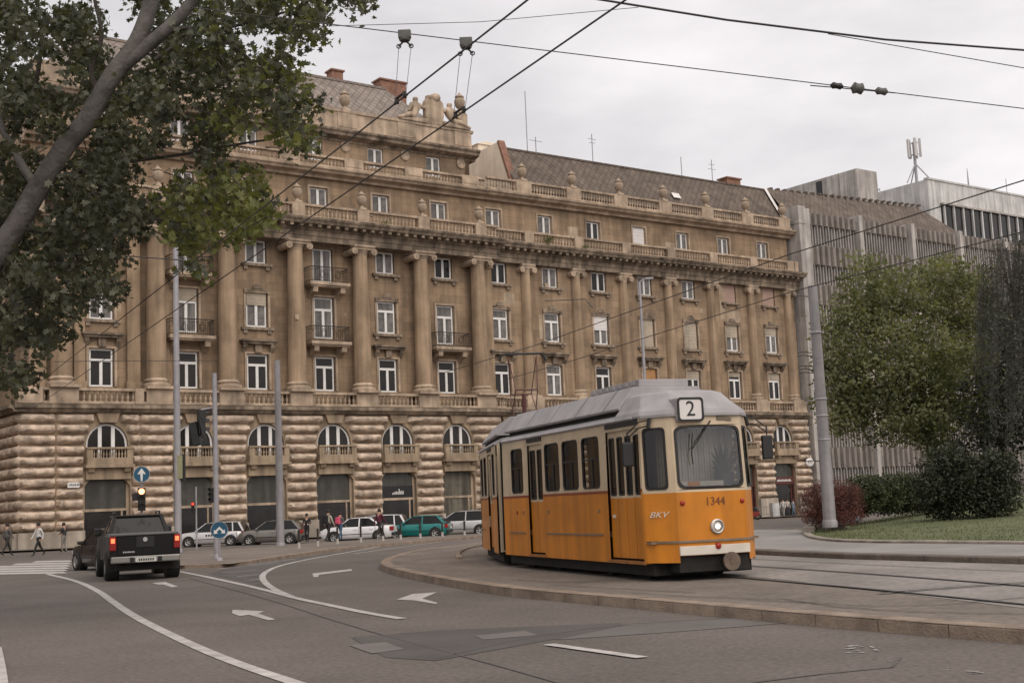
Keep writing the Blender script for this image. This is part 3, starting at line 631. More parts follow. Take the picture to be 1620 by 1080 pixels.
# ============================================================ office building to the right
O2 = thing('office_building', 'grey brown office block with ribbed fins, pale concrete piers and tiled roof', 'building', FO, FA); O2.scale = (K,)*3
mb = MB(); fbox(mb, 57.32, 96, -14, -.4, -1.5, 24.8); mb.build('wall', SHOPD, O2)
mb = MB(); fbox(mb, 57.3, 58.7, -4, .9, -1.5, 24.95); fbox(mb, 57.25, 58.1, -3, .95, 23.6, 25.1); mb.build('end_pier', CONC, O2, bevel=.03)
PS = [65.55, 72.85, 80.15, 87.45, 94.75]
for q in PS:
    mb = MB(); fbox(mb, q-.25, q+.25, -.5, .75, -1.5, 25.1); mb.build('pier', CONC, O2, bevel=.03)
for (a, b) in zip([58.7]+[q+.25 for q in PS[:-1]], [q-.25 for q in PS]):
    z = 24.8
    first = True
    while z > 4:
        hd = 1.0 if first else 1.65
        mb = MB(); fbox(mb, a, b, -.45, .12, z-hd, z); x = a+.15
        while x < b-.3: mb.prism([(x, -.12), (x+.5, -.12), (x+.42, -.55), (x+.12, -.55)], 'z', z-hd-.05, z-.02); x += .72
        mb.build('ribbed_panel', FIN, O2); z -= hd; first = False
        mb = MB(); x = a+.1
        while x < b-.1: fbox(mb, x, x+.13, -.4, .3, z-1.74, z-.02); x += .36
        fbox(mb, a, b, -.4, .05, z-1.74, z-1.6); mb.build('louvre_panel', FINL, O2); z -= 1.75
mb = MB(); mb.add([(END+.36, .3, 24.6), (82.4, .3, 24.95), (79.0, 3, 28.05), (END+.36, 2.5, 27.3), (82.4, 14, 25), (END+.36, 14, 26), (79, 10, 28.05)], [(0, 1, 2, 3), (1, 4, 6, 2), (3, 2, 6, 5)]); r3 = mb.build('roof', ROOF, O2)
x = 58
while x < 79: mbr = MB(); fbox(mbr, x, x+.25, -2.9, -2.5, 27.3+.75*(x-57.4)/21.6, 27.48+.75*(x-57.4)/21.6); mbr.build('ridge_tile', ROOF, r3); x += .9
P3 = thing('rooftop_plant_room', 'pale concrete plant room box with a dark slot behind the tiled office roof', 'building', FO, FA); P3.scale = (K,)*3
mb = MB(); fbox(mb, 76.8, 79.9, -18, -8, 24, 32.85); mb.build('wall', CONC, P3, bevel=.02)
mb = MB(); mb.box(76.72, 76.8, 12.4, 13.1, 28, 32.6); mb.build('slot', BLACK, P3)
[MB().box(76.76, 76.81, y, y+.06, 28, 32.85).build('panel_joint', FIN, P3) for y in (10.2, 14.8)]
W4 = thing('white_concrete_building', 'tall white concrete building with a dark window band behind the office block', 'building', FO, FA); W4.scale = (K,)*3
mb = MB(); fbox(mb, 91, 135, -30, -10, 0, 33.9); fbox(mb, 90.95, 135, -10.4, -9.9, 33.9, 34.1); mb.build('wall', CONCW, W4)
mb = MB(); fbox(mb, 93.0, 135, -9.98, -9.9, 27.0, 31.3); wb = mb.build('window_band', DARKGLASS, W4)
for i in range(24):
    mb = MB(); fbox(mb, 93.2+i*1.7, 93.4+i*1.7, -9.9, -9.7, 27, 31.3); mb.build('mullion', CONCW, wb)
mb = MB(); fbox(mb, 92.9, 135, -9.95, -9.6, 31.3, 31.5); fbox(mb, 92.9, 135, -9.95, -9.6, 26.8, 27); mb.build('band_frame', CONC, wb)
T5 = thing('telecom_mast', 'steel telecom mast with panel antennas on the white concrete rooftop', 'antenna mast', fpos(92, -12, 34.0), FA); T5.scale = (K,)*3
mb = MB(); mb.tube([(0, 0, 0), (0, 0, 4.6)], .16, 8); [mb.tube([(sin(a)*1.7, cos(a)*1.7, -.1), (0, 0, 2.2)], .07, 5) for a in (.5, 2.6, 4.7)]; mb.build('mast', STEEL, T5)
for a in (.3, 1.5, 2.7, 4.0, 5.2):
    mb = MB(); mb.box(.5, .75, -.14, .14, 2.9, 4.9); mb.tube([(0, 0, 3.2), (.5, 0, 3.2)], .04, 4); mb.tube([(0, 0, 4.5), (.5, 0, 4.5)], .04, 4); o = mb.build('panel_antenna', CONCW, T5); o.rotation_euler.z = a
T6 = thing('rooftop_ladder', 'steel hooped ladder leaning on the white concrete side wall', 'ladder', fpos(88.0, -14, 29.5), FA); T6.scale = (K,)*3
mb = MB(); 
for sg in (-.35, .35): mb.tube([(sg, 0, 0), (sg+.9, .8, 3.6), (sg+1.0, .9, 4.3), (sg+1.2, 1.3, 4.2)], .05, 5)
for i in range(9): mb.tube([(-.35+.1*i, .09*i, .4*i), (.35+.1*i, .09*i, .4*i)], .035, 4)
mb.build('rails', STEEL, T6)
for i, (s_, h_) in enumerate(((101.5, 3.6), (109, 3.2), (113, 4.2), (116, 3.0))):
    o = thing('rooftop_pole', ('thick rod antenna standing right of the mast on white roof', 'thin whip antenna on white roof beside the cage', 'tallest whip antenna on white roof at the right', 'rightmost whip antenna on the white roof edge')[i], 'antenna', fpos(s_, -12, 34), FA)
    MB().tube([(0, 0, -.2), (0, 0, h_*.6), (0, 0, h_)], [.16, .1, .04] if i == 0 else .05, 5).build('rod', STEEL, o)
# ============================================================ ground
def sheet(name, pts, dz, m, label=None, kind='structure', step=2.5, zf=None, parent=None):
    bm = bmesh.new(); vs_ = [bm.verts.new((p[0], p[1], 0)) for p in pts]; bm.faces.new(vs_)
    xs = [p[0] for p in pts]; ys = [p[1] for p in pts]
    for lo, hi, ax in ((min(xs), max(xs), 0), (min(ys), max(ys), 1)):
        if hi-lo > 150: cuts = [q for q in range(-60, 130, 3)]
        else: cuts = [lo+step*i for i in range(1, int((hi-lo)/step)+1)]
        for c in cuts:
            if lo < c < hi:
                no = (1, 0, 0) if ax == 0 else (0, 1, 0); co = (c, 0, 0) if ax == 0 else (0, c, 0)
                bmesh.ops.bisect_plane(bm, geom=bm.verts[:]+bm.edges[:]+bm.faces[:], plane_co=co, plane_no=no)
    bmesh.ops.triangulate(bm, faces=bm.faces[:])
    for v in bm.verts: v.co.z = (zf or gz)(v.co.x, v.co.y)+dz
    bmesh.ops.recalc_face_normals(bm, faces=bm.faces[:])
    if sum(f.normal.z for f in bm.faces) < 0: bmesh.ops.reverse_faces(bm, faces=bm.faces[:])
    me = bpy.data.meshes.new(name); bm.to_mesh(me); bm.free(); me.materials.append(m)
    return tag(ob(name, me, parent), label=label, kind=None if parent else kind)
def pxs(pts, z=None, dz=0): return [(at_z(x, y, z) if z is not None else gpt(x, y, dz)).to_2d() for x, y in pts]
def resample(pts, step):
    P = [Vector(p) for p in pts]; out = [P[0]]; acc = 0
    for a, b in zip(P, P[1:]):
        L_ = (b-a).length; t = step-acc
        while t < L_: out.append(a+(b-a)*(t/L_)); t += step
        acc = (acc+L_) % step
    if (out[-1]-P[-1]).length > .05: out.append(P[-1])
    return out
def chaikin(pts, it=2):
    P = [Vector(p) for p in pts]
    for _ in range(it):
        Q = [P[0]]
        for a, b in zip(P, P[1:]): Q += [a*.75+b*.25, a*.25+b*.75]
        P = Q+[P[-1]]
    return P
sheet('road', [(-900, -60), (900, -60), (900, 1500), (-900, 1500)], 0, ASPH, 'dark asphalt roadway')
# ---- tram island
ZI = .15
outer = chaikin(pxs([(3400, 1130), (2600, 1072), (1900, 1018), (1740, 1005), (1620, 995), (1515, 988), (1395, 979), (1280, 970.5), (1180, 962), (1010, 947), (810, 931), (720, 918), (640, 904), (606, 895), (600, 888), (612, 881), (640, 873), (680, 867), (763, 857), (900, 846)], ZI))
back = pxs([(1050, 838), (1262, 838), (1300, 850), (1620, 857), (1900, 862), (2600, 878), (3400, 900)], .12)
flat = lambda x, y: 0
ISL = sheet('tram_island', outer+back, ZI, PAVE, 'raised tram island paving', zf=flat)
def kerb(line, ztop, parent, width=.3, step=1.0, h=.5, m=KERB, inward=1, zf=flat, name='kerb_stone'):
    P = resample(line, step); n_ = len(P); nr = []
    for i in range(n_):
        t = (P[min(i+1, n_-1)]-P[max(i-1, 0)]).normalized(); nr.append(Vector((-t.y, t.x))*inward)
    for i in range(n_-1):
        a, b = P[i], P[i+1]; g = (b-a).normalized()*.008; a2, b2 = a+g, b-g; ia, ib = a2+nr[i]*width, b2+nr[i+1]*width
        za, zb = zf(a.x, a.y)+ztop+rnd.uniform(-.006, .006), zf(b.x, b.y)+ztop+rnd.uniform(-.006, .006); c = .025
        def q(p, inn, z): return (p.x, p.y, z)
        oa, ob_ = a2+nr[i]*c, b2+nr[i+1]*c
        mb = MB(); mb.add([q(a2, 0, za-h), q(b2, 0, zb-h), q(b2, 0, zb-c), q(a2, 0, za-c), q(oa, 0, za), q(ob_, 0, zb), q(ib, 0, zb), q(ia, 0, za), q(ia, 0, za-h), q(ib, 0, zb-h)],
            [(0, 1, 2, 3), (3, 2, 5, 4), (4, 5, 6, 7), (7, 6, 9, 8), (0, 3, 4, 7, 8), (1, 9, 6, 5, 2)])
        mb.build(name, m, parent)
kerb(outer, ZI+.008, ISL, inward=-1, step=1.05)
# lighter concrete of the track bed on the right, far road and its kerb
sheet('track_bed', pxs([(1115, 905), (1250, 918), (1420, 938), (1620, 962), (1900, 995), (3400, 1090), (3400, 960), (1900, 905), (1620, 893), (1330, 884), (1181, 877), (1050, 872), (1000, 885)], ZI), ZI+.005, TRACKC, 'pale concrete tram track bed', zf=flat)
sheet('side_road', pxs([(1000, 868), (1181, 872), (1330, 879), (1620, 887), (1900, 893), (3400, 940), (3400, 898), (1900, 861), (1620, 856), (1300, 849), (1262, 838), (1100, 838)], ZI), ZI+.009, mat('pale_road_surface', (.25, .23, .215), .9, .25, .4, .3, 40, detail=10), 'pale side road beyond the tram', zf=flat)
far = pxs([(1000, 872.5), (1100, 873), (1181, 876), (1330, 884), (1620, 892), (1900, 898), (3400, 950)], ZI)
FK = tag(ob('far_track_kerb', None), kind='structure')
kerb(far, ZI+.13, FK, width=.35, step=1.2, inward=1, m=mat('dark_kerb_granite', (.15, .125, .105), .9, .4, 2, .5, 25))
def strip(name, px, w_, dz, m, z=ZI, kind=None, parent=None, zf=flat, smooth_n=2, world=None):
    line = world or [Vector(p) for p in pxs(px, z)] if z is not None or world else [Vector(p) for p in pxs(px)]
    line = chaikin(line, smooth_n) if smooth_n else line; line = resample(line, .8); A, B_ = [], []
    for i, p in enumerate(line):
        t = (line[min(i+1, len(line)-1)]-line[max(i-1, 0)]).normalized(); q = Vector((-t.y, t.x))*w_/2; A.append(p+q); B_.append(p-q)
    mb = MB()
    for i in range(len(line)-1):
        mb.add([(v.x, v.y, zf(v.x, v.y)+dz) for v in (A[i], B_[i], B_[i+1], A[i+1])], [(0, 1, 2, 3)])
    o = mb.build(name, m, parent)
    return o if parent else tag(o, kind=kind or 'structure')
RAIL = mat('rail_steel', (.10, .08, .07), .4, .3, 5, metal=.6)
GROOVE = mat('rail_groove', (.02, .018, .016), .8, .2, 5)
for px in ([(1040, 886), (1130, 892), (1250, 899), (1460, 914), (1800, 942), (3300, 1050)], [(1020, 902), (1100, 908), (1200, 916), (1400, 934), (1800, 975), (3300, 1120)]):
    strip('tram_rail', px, .1, ZI+.016, RAIL); strip('rail_groove', [(x, y+1.0) for x, y in px], .045, ZI+.020, GROOVE)
strip('crossing_rail', [(1390, 940), (1500, 931), (1620, 923), (1800, 912), (2600, 905)], .09, ZI+.024, GROOVE)
strip('rail_groove', [(1180, 884), (1330, 892), (1620, 905), (1800, 912), (3300, 975)], .05, ZI+.018, GROOVE)
for i, px in enumerate(([(1180, 949), (1270, 953), (1390, 960), (1500, 957), (1620, 946)], [(1000, 938), (1120, 946), (1250, 948), (1300, 958), (1420, 968), (1620, 972)], [(870, 925), (960, 930), (1100, 938)], [(810, 917), (900, 922), (1010, 915)])):
    strip('paving_crack', px, .03, ZI+.014, GROOVE, smooth_n=0)
# inner kerb arc in front of the second tram section
inner = chaikin(pxs([(724, 884), (718, 877), (733, 868), (765, 862), (800, 858)], ZI)); IK = tag(ob('inner_track_kerb', None), kind='structure')
kerb(inner, ZI+.06, IK, width=.15, step=.8, h=.2, inward=-1)
# ---- far pavement strip with bollards
strip_pts = pxs([(262, 893), (283, 894), (367, 891), (433, 881), (540, 866), (650, 856), (763, 847), (860, 840), (860, 835), (700, 846), (520, 856.5), (400, 866), (300, 871), (255, 880)], dz=.12)
PS1 = sheet('pavement_strip', strip_pts, .12, PAVE, 'raised pavement strip between the roadway and the parked cars', step=1.5)
kerb([Vector(p) for p in pxs([(255, 886), (262, 893), (283, 894), (367, 891), (433, 881), (540, 866), (650, 856), (763, 847), (860, 840)], dz=.12)], .13, PS1, width=.3, step=1.3, inward=1, zf=gz)
# pavement along the facade
fp = [fpos(s, n, 0).to_2d() for s, n in ((-40, 4.2), (-5, 4.2), (12, 3.6), (30, 3.2), (58, 3.2), (58, .3), (-4.6, .3), (-4.6, -14), (-8, -14), (-8.5, 1), (-40, 1))]
PV = sheet('building_pavement', fp, .13, PAVE, 'pavement along the stone facade', step=2)
# ---- road markings (world polylines from the photograph, lying on the asphalt)
MK = 0
def mark(name, px, w_, sm=2):
    global MK; MK += 1
    return strip(name, px, w_, .008+.0012*MK, PAINT, z=None, zf=gz, smooth_n=sm)
mark('lane_line', [(75, 908), (120, 918), (155, 934), (180, 953), (215, 977), (300, 1019), (380, 1052), (490, 1088)], .17)
mark('lane_line', [(75, 908), (150, 902), (260, 898)], .14)
mark('lane_line', [(284, 904), (340, 915), (420, 933), (470, 947), (520, 957), (575, 969), (636, 979)], .17)
mark('lane_line', [(640, 858), (560, 872), (490, 884), (440, 895), (417, 906), (414, 916), (428, 930), (460, 944)], .17)
mark('lane_line', [(700, 857), (630, 866), (560, 876)], .12)
mark('lane_dash', [(868, 1020), (1016, 1041)], .16, 0)
mark('lane_line', [(-8, 1025), (-2, 1060), (2, 1110)], .17)
GORE = sheet('paved_gore', pxs([(330, 907), (367, 896), (433, 887), (540, 872), (600, 865), (560, 870.5), (490, 882.5), (440, 893), (413, 905), (409, 917), (422, 929)]), .005, SETT, 'dark setts between the white lane lines', step=1.5)
for i, (a, b) in enumerate((((352, 906), (405, 902)), ((375, 912), (408, 909)), ((395, 918), (411, 916)), ((345, 900), (440, 890)), ((385, 894), (470, 884)))): strip('gore_stripe', [a, b], .1, .013, PAINT, z=None, zf=gz, smooth_n=0)
def arrow(px, **k):
    pts = pxs(px); return sheet('arrow_marking', pts, .009, PAINT, **k)
arrow([(367, 970), (368, 964.5), (418, 967), (409, 970.5), (436, 980), (424, 981), (394, 972.5), (379, 974.5)])
arrow([(240, 922), (262, 920.5), (282, 928), (272, 929), (258, 924.5), (250, 924.5)])
arrow([(494, 907), (556, 900), (557, 902.5), (505, 909), (503, 912.5), (496, 912.5)])
arrow([(627, 948.5), (653, 939.5), (692, 936.5), (668, 947), (692, 953.5), (690, 955.5), (655, 949.8)])
for i in range(6):
    y0 = 886+i*3.6; x1 = 128-i*2; 
    pts = [(x1-70-i*30, y0+1.2+i*.4), (x1-18, y0), (x1-12, y0+2.2+.1*i), (x1-78-i*30, y0+3.6+.5*i)]
    sheet('zebra_stripe', pxs(pts), .009, PAINT, step=3)
sheet('asphalt_patch', pxs([(555, 1008), (690, 997), (980, 985), (1000, 1000), (870, 1012), (690, 1045), (610, 1040)]), .005, ASPH2)
sheet('pale_patch', pxs([(552, 1021), (610, 1016), (640, 1027), (588, 1034)]), .009, ASPH3); sheet('pale_patch', pxs([(752, 1006), (830, 998), (852, 1005), (765, 1012)]), .009, ASPH3)
sheet('asphalt_patch', pxs([(1010, 985), (1200, 975), (1250, 985), (1060, 1000), (880, 1012)]), .0055, mat('mid_asphalt_patch', (.13, .115, .104), .9, .2, .8, .35, 60))
WORNP = mat('faded_road_paint', (.30, .275, .255), .9, .5, 9, .2, 50, thr=(.35, .6))
for px in ([(1322, 1027), (1345, 1020), (1372, 1019), (1362, 1024)], [(1375, 1024), (1400, 1027), (1398, 1030), (1378, 1028)], [(1335, 1033), (1360, 1031), (1356, 1035)], [(1488, 1058), (1505, 1057), (1500, 1060)], [(1520, 1062), (1572, 1063), (1560, 1067), (1535, 1066)], [(1405, 1047), (1415, 1046), (1414, 1049)]):
    cx = sum(p[0] for p in px)/len(px); cy = sum(p[1] for p in px)/len(px)
    for q in range(5):                                               # ragged leftover flecks of an old marking
        ox, oy, sc_ = rnd.uniform(-14, 14), rnd.uniform(-3.5, 3.5), rnd.uniform(.18, .5)
        P = [(cx+ox+(x-cx)*sc_*rnd.uniform(.6, 1.2), cy+oy+(y-cy)*sc_*rnd.uniform(.6, 1.2)) for a, b in zip(px, px[1:]+px[:1]) for x, y in (a, ((a[0]+b[0])/2, (a[1]+b[1])/2))]
        sheet('worn_paint', pxs(P), .007+.0006*q, WORNP)
for px in ([(300, 915), (420, 946), (560, 992), (760, 1045), (900, 1085)], [(690, 1042), (820, 1010), (1000, 985), (1160, 978)], [(1190, 1080), (1300, 1065), (1420, 1058), (1425, 1040)]):
    strip('tar_seam', px, .035, .0075, mat('tar', (.088, .077, .07), .85, .2, 3), z=None, zf=gz, smooth_n=1)
# ---- raised lawn
def lawn_z(t): return .2+.75*smooth(t*1.35)
LF = chaikin(pxs([(1340, 838), (1275, 836), (1268, 845), (1290, 852), (1345, 856), (1480, 857), (1620, 858), (1900, 863), (2600, 880), (3400, 902)], .2), 2)
mb = MB(); M_ = 14; vs_ = []
for i, p in enumerate(LF):
    for j in range(M_+1):
        t = j/M_; q = p+Vector((.62, .78))*(t*34)
        vs_.append((q.x, q.y, lawn_z(t)+.05*noise.noise(Vector((q.x*.3, q.y*.3, 0)))*t))
fs = [(i*(M_+1)+j, (i+1)*(M_+1)+j, (i+1)*(M_+1)+j+1, i*(M_+1)+j+1) for i in range(len(LF)-1) for j in range(M_)]
mb.add(vs_, fs)
GRASSM = mat('lawn_grass', (.115, .125, .06), .95, .35, 1.2, .6, 30, detail=10)
LAWN = tag(mb.build('lawn', GRASSM, smooth_=True), 'gently rising mown lawn behind a low stone edge', kind='structure')
LE = tag(ob('lawn_edging', None), kind='structure')
_c = next(i for i, p in enumerate(LF) if i > 8 and p.x > at_z(1335, 856, .2).x)
kerb(LF[:_c+1], .42, LE, width=.4, step=1.3, h=.6, inward=1, m=mat('low_wall_stone', (.24, .21, .18), .9, .35, 2, .4, 25))
kerb(LF[_c:], .24, LE, width=.25, step=1.0, h=.4, inward=1, m=mat('pale_edging_stone', (.30, .26, .22), .9, .35, 2, .4, 25))
bl = MB()
for _ in range(14000):
    i = rnd.randrange(len(LF)-1); t = rnd.random()**2*.5+.008; p = LF[i].lerp(LF[i+1], rnd.random()); q = p+Vector((.62, .78))*(t*34)
    a = rnd.uniform(0, pi); h = rnd.uniform(.03, .075); z = lawn_z(t); dx, dy = .02*cos(a), .02*sin(a)
    bl.add([(q.x-dx, q.y-dy, z-.01), (q.x+dx, q.y+dy, z-.01), (q.x+rnd.uniform(-.03, .03), q.y+rnd.uniform(-.03, .03), z+h)], [(0, 1, 2)])
tag(bl.build('grass_blades', mat('grass_blade', (.12, .14, .055), .8, .3, .5)), 'short mown grass on the lawn', 'grass', kind='stuff')
# ============================================================ tram
ORG = mat('tram_orange_paint', (.57, .20, .014), .42, .2, 1.1, spec=.35, streak=.22, coat=.06)
CRM = mat('tram_cream_paint', (.54, .425, .29), .45, .12, 1.5, spec=.5, streak=.12)
TROOF = mat('tram_roof_grey', (.33, .31, .315), .6, .18, 1.2, streak=.12)
TRED = mat('tram_red_line', (.22, .045, .012), .5, .2, 3)
GASK = mat('rubber_gasket', (.018, .016, .015), .6, .1, 5)
TGLASS = glassmat('tram_window_glass', (.36, .34, .30), .15)
CABG = glassmat('cab_side_glass', (.4, .38, .34), .045)
WSGLASS = glassmat('windscreen_glass', (.78, .78, .76), .11)
UNDER = mat('underframe_grime_and_shade', (.02, .018, .016), .9, .4, 5)  # near-black: grime, plus shade below tram and fairing put into the colour
SEAT = mat('seat_vinyl', (.10, .035, .02), .6, .2, 4)
INTER = mat('tram_interior', (.22, .18, .13), .7, .2, 2)
CURT = mat('cab_curtain', (.62, .57, .50), .9, .25, 3, streak=.5)
TA = rad(19.494); TW = 1.15
tram = thing('tram', 'orange and cream articulated tram number 1344 on line 2 rounding the curve', 'tram')
rtv = Vector((cos(TA), sin(TA), 0)); tram.location = Vector((2.296, 23.941, ZI))+rtv*TW; tram.rotation_euler.z = TA-pi/2
ZS, ZO, ZG = .31, 1.70, 3.05
def rrect(x0, x1, z0, z1, r, n=3):
    P = []
    for cx, cz, a in ((x1-r, z1-r, 0), (x0+r, z1-r, pi/2), (x0+r, z0+r, pi), (x1-r, z0+r, 1.5*pi)):
        P += [(cx+r*cos(a+pi/2*i/n), cz+r*sin(a+pi/2*i/n)) for i in range(n+1)]
    return P
def ring(mb, out_, inn, y0, y1):
    n_ = len(out_); vs_ = [(x, y, z) for y in (y0, y1) for P in (out_, inn) for x, z in P]
    for i in range(n_):
        j = (i+1) % n_; o = 0
        mb.add([vs_[i], vs_[j], vs_[n_+j], vs_[n_+i]], [(0, 1, 2, 3)])
        mb.add([vs_[n_+i], vs_[n_+j], vs_[3*n_+j], vs_[3*n_+i]], [(0, 1, 2, 3)]); mb.add([vs_[i], vs_[j], vs_[2*n_+j], vs_[2*n_+i]], [(0, 1, 2, 3)])
def side_wall(mb, x0, x1, ops, y):
    X = sorted({x0, x1, *[o[0] for o in ops], *[o[1] for o in ops]}); Z = [ZS, ZO, 1.74, 2.87, ZG]
    for i in range(len(X)-1):
        xm = (X[i]+X[i+1])/2
        for j in range(4):
            zm = (Z[j]+Z[j+1])/2
            if any(o[0] < xm < o[1] and (o[2] == 'd' or j == 2) for o in ops if not (o[2] == 'd' and zm > 2.95)):
                if not any(o[0] < xm < o[1] and o[2] == 'd' and j == 3 for o in ops): continue
                continue
            yy = lambda z: y*(1-.012*max(0, (z-1.7)/1.35)**1)
            mb.mi = 0 if j == 0 else 1
            mb.add([(X[i], yy(Z[j]), Z[j]), (X[i+1], yy(Z[j]), Z[j]), (X[i+1], yy(Z[j+1]), Z[j+1]), (X[i], yy(Z[j+1]), Z[j+1])], [(0, 1, 2, 3)])
    mb.mi = 0
def tram_window(parent, x0, x1, y, sg, bar=True, z0=1.74, z1=2.87):
    mb = MB(); o = sg*.02
    sq = [(x0+(x1-x0)*0, 0)]; inn = rrect(x0+.04, x1-.04, z0+.035, z1-.035, .11); gi = rrect(x0+.065, x1-.065, z0+.06, z1-.06, .10)
    outp = []
    for (x, z) in inn:                                               # project rounded outline to the square opening
        outp.append((x0 if x < (x0+x1)/2 else x1, z0 if z < (z0+z1)/2 else z1) if True else None)
    f = MB(); ring(f, outp, inn, y+sg*.004, y-sg*.05); w_ = f.build('window', CRM, parent)
    g = MB(); ring(g, inn, gi, y+sg*.012, y-sg*.04)
    if bar: xm = x0+(x1-x0)*.55; zt = z0+(z1-z0)*.56; g.box(x0+.07, x1-.07, min(y, y-sg*.03), max(y, y-sg*.03), zt-.015, zt+.015); g.box(xm-.02, xm+.02, min(y, y-sg*.03), max(y, y-sg*.03), z0+.06, zt-.015)
    g.build('gasket', GASK, w_)
    p = MB(); p.add([(x, y-sg*.02, z) for x, z in gi], [tuple(range(len(gi)))]); p.build('pane', TGLASS, w_)
def tram_door(parent, x0, x1, y, sg, leaves):
    lw = (x1-x0)/leaves; yi = y-sg*.05; d0 = MB()
    d0.box(x0, x1, min(yi, y+sg*.006), max(yi, y+sg*.006), 2.93, ZG-.004)
    door = d0.build('door', ORG if False else GASK, parent)
    for i in range(leaves):
        a, b = x0+lw*i+.012, x0+lw*(i+1)-.012; m = MB()
        yb = yi-sg*.03; lo, hi = min(yi, yb), max(yi, yb)
        wz0, wz1, wa, wb = 1.62, 2.74, a+.05, b-.05
        m.mi = 0; m.box(a, b, lo, hi, ZS+.1, 1.56); m.mi = 1; m.box(a, wa, lo, hi, 1.56, 2.92); m.box(wb, b, lo, hi, 1.56, 2.92); m.box(wa, wb, lo, hi, wz1, 2.92); m.box(wa, wb, lo, hi, 1.56, wz0); m.mi = 0
        m.build('door_leaf', [ORG, CRM], door)
        g = MB(); ring(g, rrect(wa-.012, wb+.012, wz0-.012, wz1+.012, .05), rrect(wa+.022, wb-.022, wz0+.022, wz1-.022, .04), yi+sg*.006, yb); g.build('leaf_gasket', GASK, door)
        p = MB(); p.add([(x, (lo+hi)/2, z) for x, z in rrect(wa, wb, wz0, wz1, .05)], [tuple(range(16))]); p.build('leaf_pane', TGLASS, door)
    t = MB(); t.box(x0-.06, x1+.06, min(y+sg*.025, y-sg*.2), max(y+sg*.025, y-sg*.2), ZS-.0, ZS+.055); t.build('step_sill', mat('door_step', (.30, .12, .03), .6, .3, 4) if 'door_step' not in bpy.data.materials else bpy.data.materials['door_step'], door)
def roof(parent, x0, x1, name='roof'):
    prof = [(-1.16, 3.03), (-1.18, 3.06), (-1.13, 3.12), (-.95, 3.2), (-.5, 3.28), (0, 3.3), (.5, 3.28), (.95, 3.2), (1.13, 3.12), (1.18, 3.06), (1.16, 3.03)]
    mb = MB(); mb.prism(prof, 'x', x0, x1); return mb.build(name, TROOF, parent, smooth_=35)
def fairing(parent, x0, x1, z1=3.74):
    mb = MB(); mb.prism([(-1.06, 3.27), (-1.08, 3.31), (-.72, z1), (.72, z1), (1.08, 3.31), (1.06, 3.27)], 'x', x0, x1); f = mb.build('roof_fairing', TROOF, parent, bevel=.012)
    k = MB(); x = x0+1.55
    while x < x1-.4:
        for sg in (-1, 1): k.add([(x, sg*1.083, 3.315), (x+.02, sg*1.083, 3.315), (x+.02, sg*.725, z1+.004), (x, sg*.725, z1+.004)], [(0, 1, 2, 3)])
        x += 1.55
    k.build('fairing_seam', GASK, f)
    u = MB(); u.box(x0+.1, x1-.1, -.98, .98, 3.12, 3.3); u.build('fairing_shadow_gap', UNDER, f); return f  # dark box painted as the shade in the gap below the fairing
def underframe(parent, x0, x1, bog):
    mb = MB(); mb.box(x0+.02, x1-.15, -1.02, 1.02, .10, .8); mb.build('underframe', UNDER, parent)  # dark block run full length to deepen the shade beneath the tram
    for b in bog:
        m = MB(); m.box(b-1.15, b+1.15, -.98, .98, .12, .34); o = m.build('bogie', UNDER, parent)
        for dx in (-.9, .9):
            for sg in (-1, 1): m2 = MB(); m2.cyl((b+dx, sg*.72-.06, .33), (b+dx, sg*.72+.06, .33), .33, 20); m2.build('wheel', UNDER, o)
def interior(parent, x0, x1):
    mb = MB(); mb.box(x0+.05, x1-.05, -1.08, 1.08, .8, .9); mb.box(x0+.05, x1-.05, -1.08, 1.08, 2.92, 3.0); mb.build('floor_and_ceiling', INTER, parent)
    s_ = MB(); x = x0+.6
    while x < x1-.8:
        if not any(abs(x-q) < .9 for q in ()):
            for y in (-.82, .82): s_.box(x, x+.42, y-.22, y+.22, 1.22, 1.3); s_.box(x, x+.07, y-.22, y+.22, 1.3, 1.78); s_.box(x+.15, x+.27, y-.05, y+.05, .9, 1.22)
        x += .85
    s_.build('seats', SEAT, parent)
    h = MB(); x = x0+1
    while x < x1-.5: [h.tube([(x, y, .9), (x, y, 2.92)], .017, 5) for y in (-.55, .55)]; x += 1.7
    h.build('grab_poles', mat('grab_pole', (.45, .3, .05), .5, .1, 3) if 'grab_pole' not in bpy.data.materials else bpy.data.materials['grab_pole'], parent)
def mouldings(parent, segs, y, sg):
    mb = MB()
    for a, b in segs: mb.box(a, b, min(y, y+sg*.018), max(y, y+sg*.018), .83, .87)
    mb.build('side_moulding', mat('moulding_grey', (.26, .17, .09), .5, .2, 4) if 'moulding_grey' not in bpy.data.materials else bpy.data.materials['moulding_grey'], parent)
    r = MB(); r.box(min(s[0] for s in segs)-.3, max(s[1] for s in segs)+.2, min(y, y+sg*.006), max(y, y+sg*.006), 1.675, 1.725); 
    return r
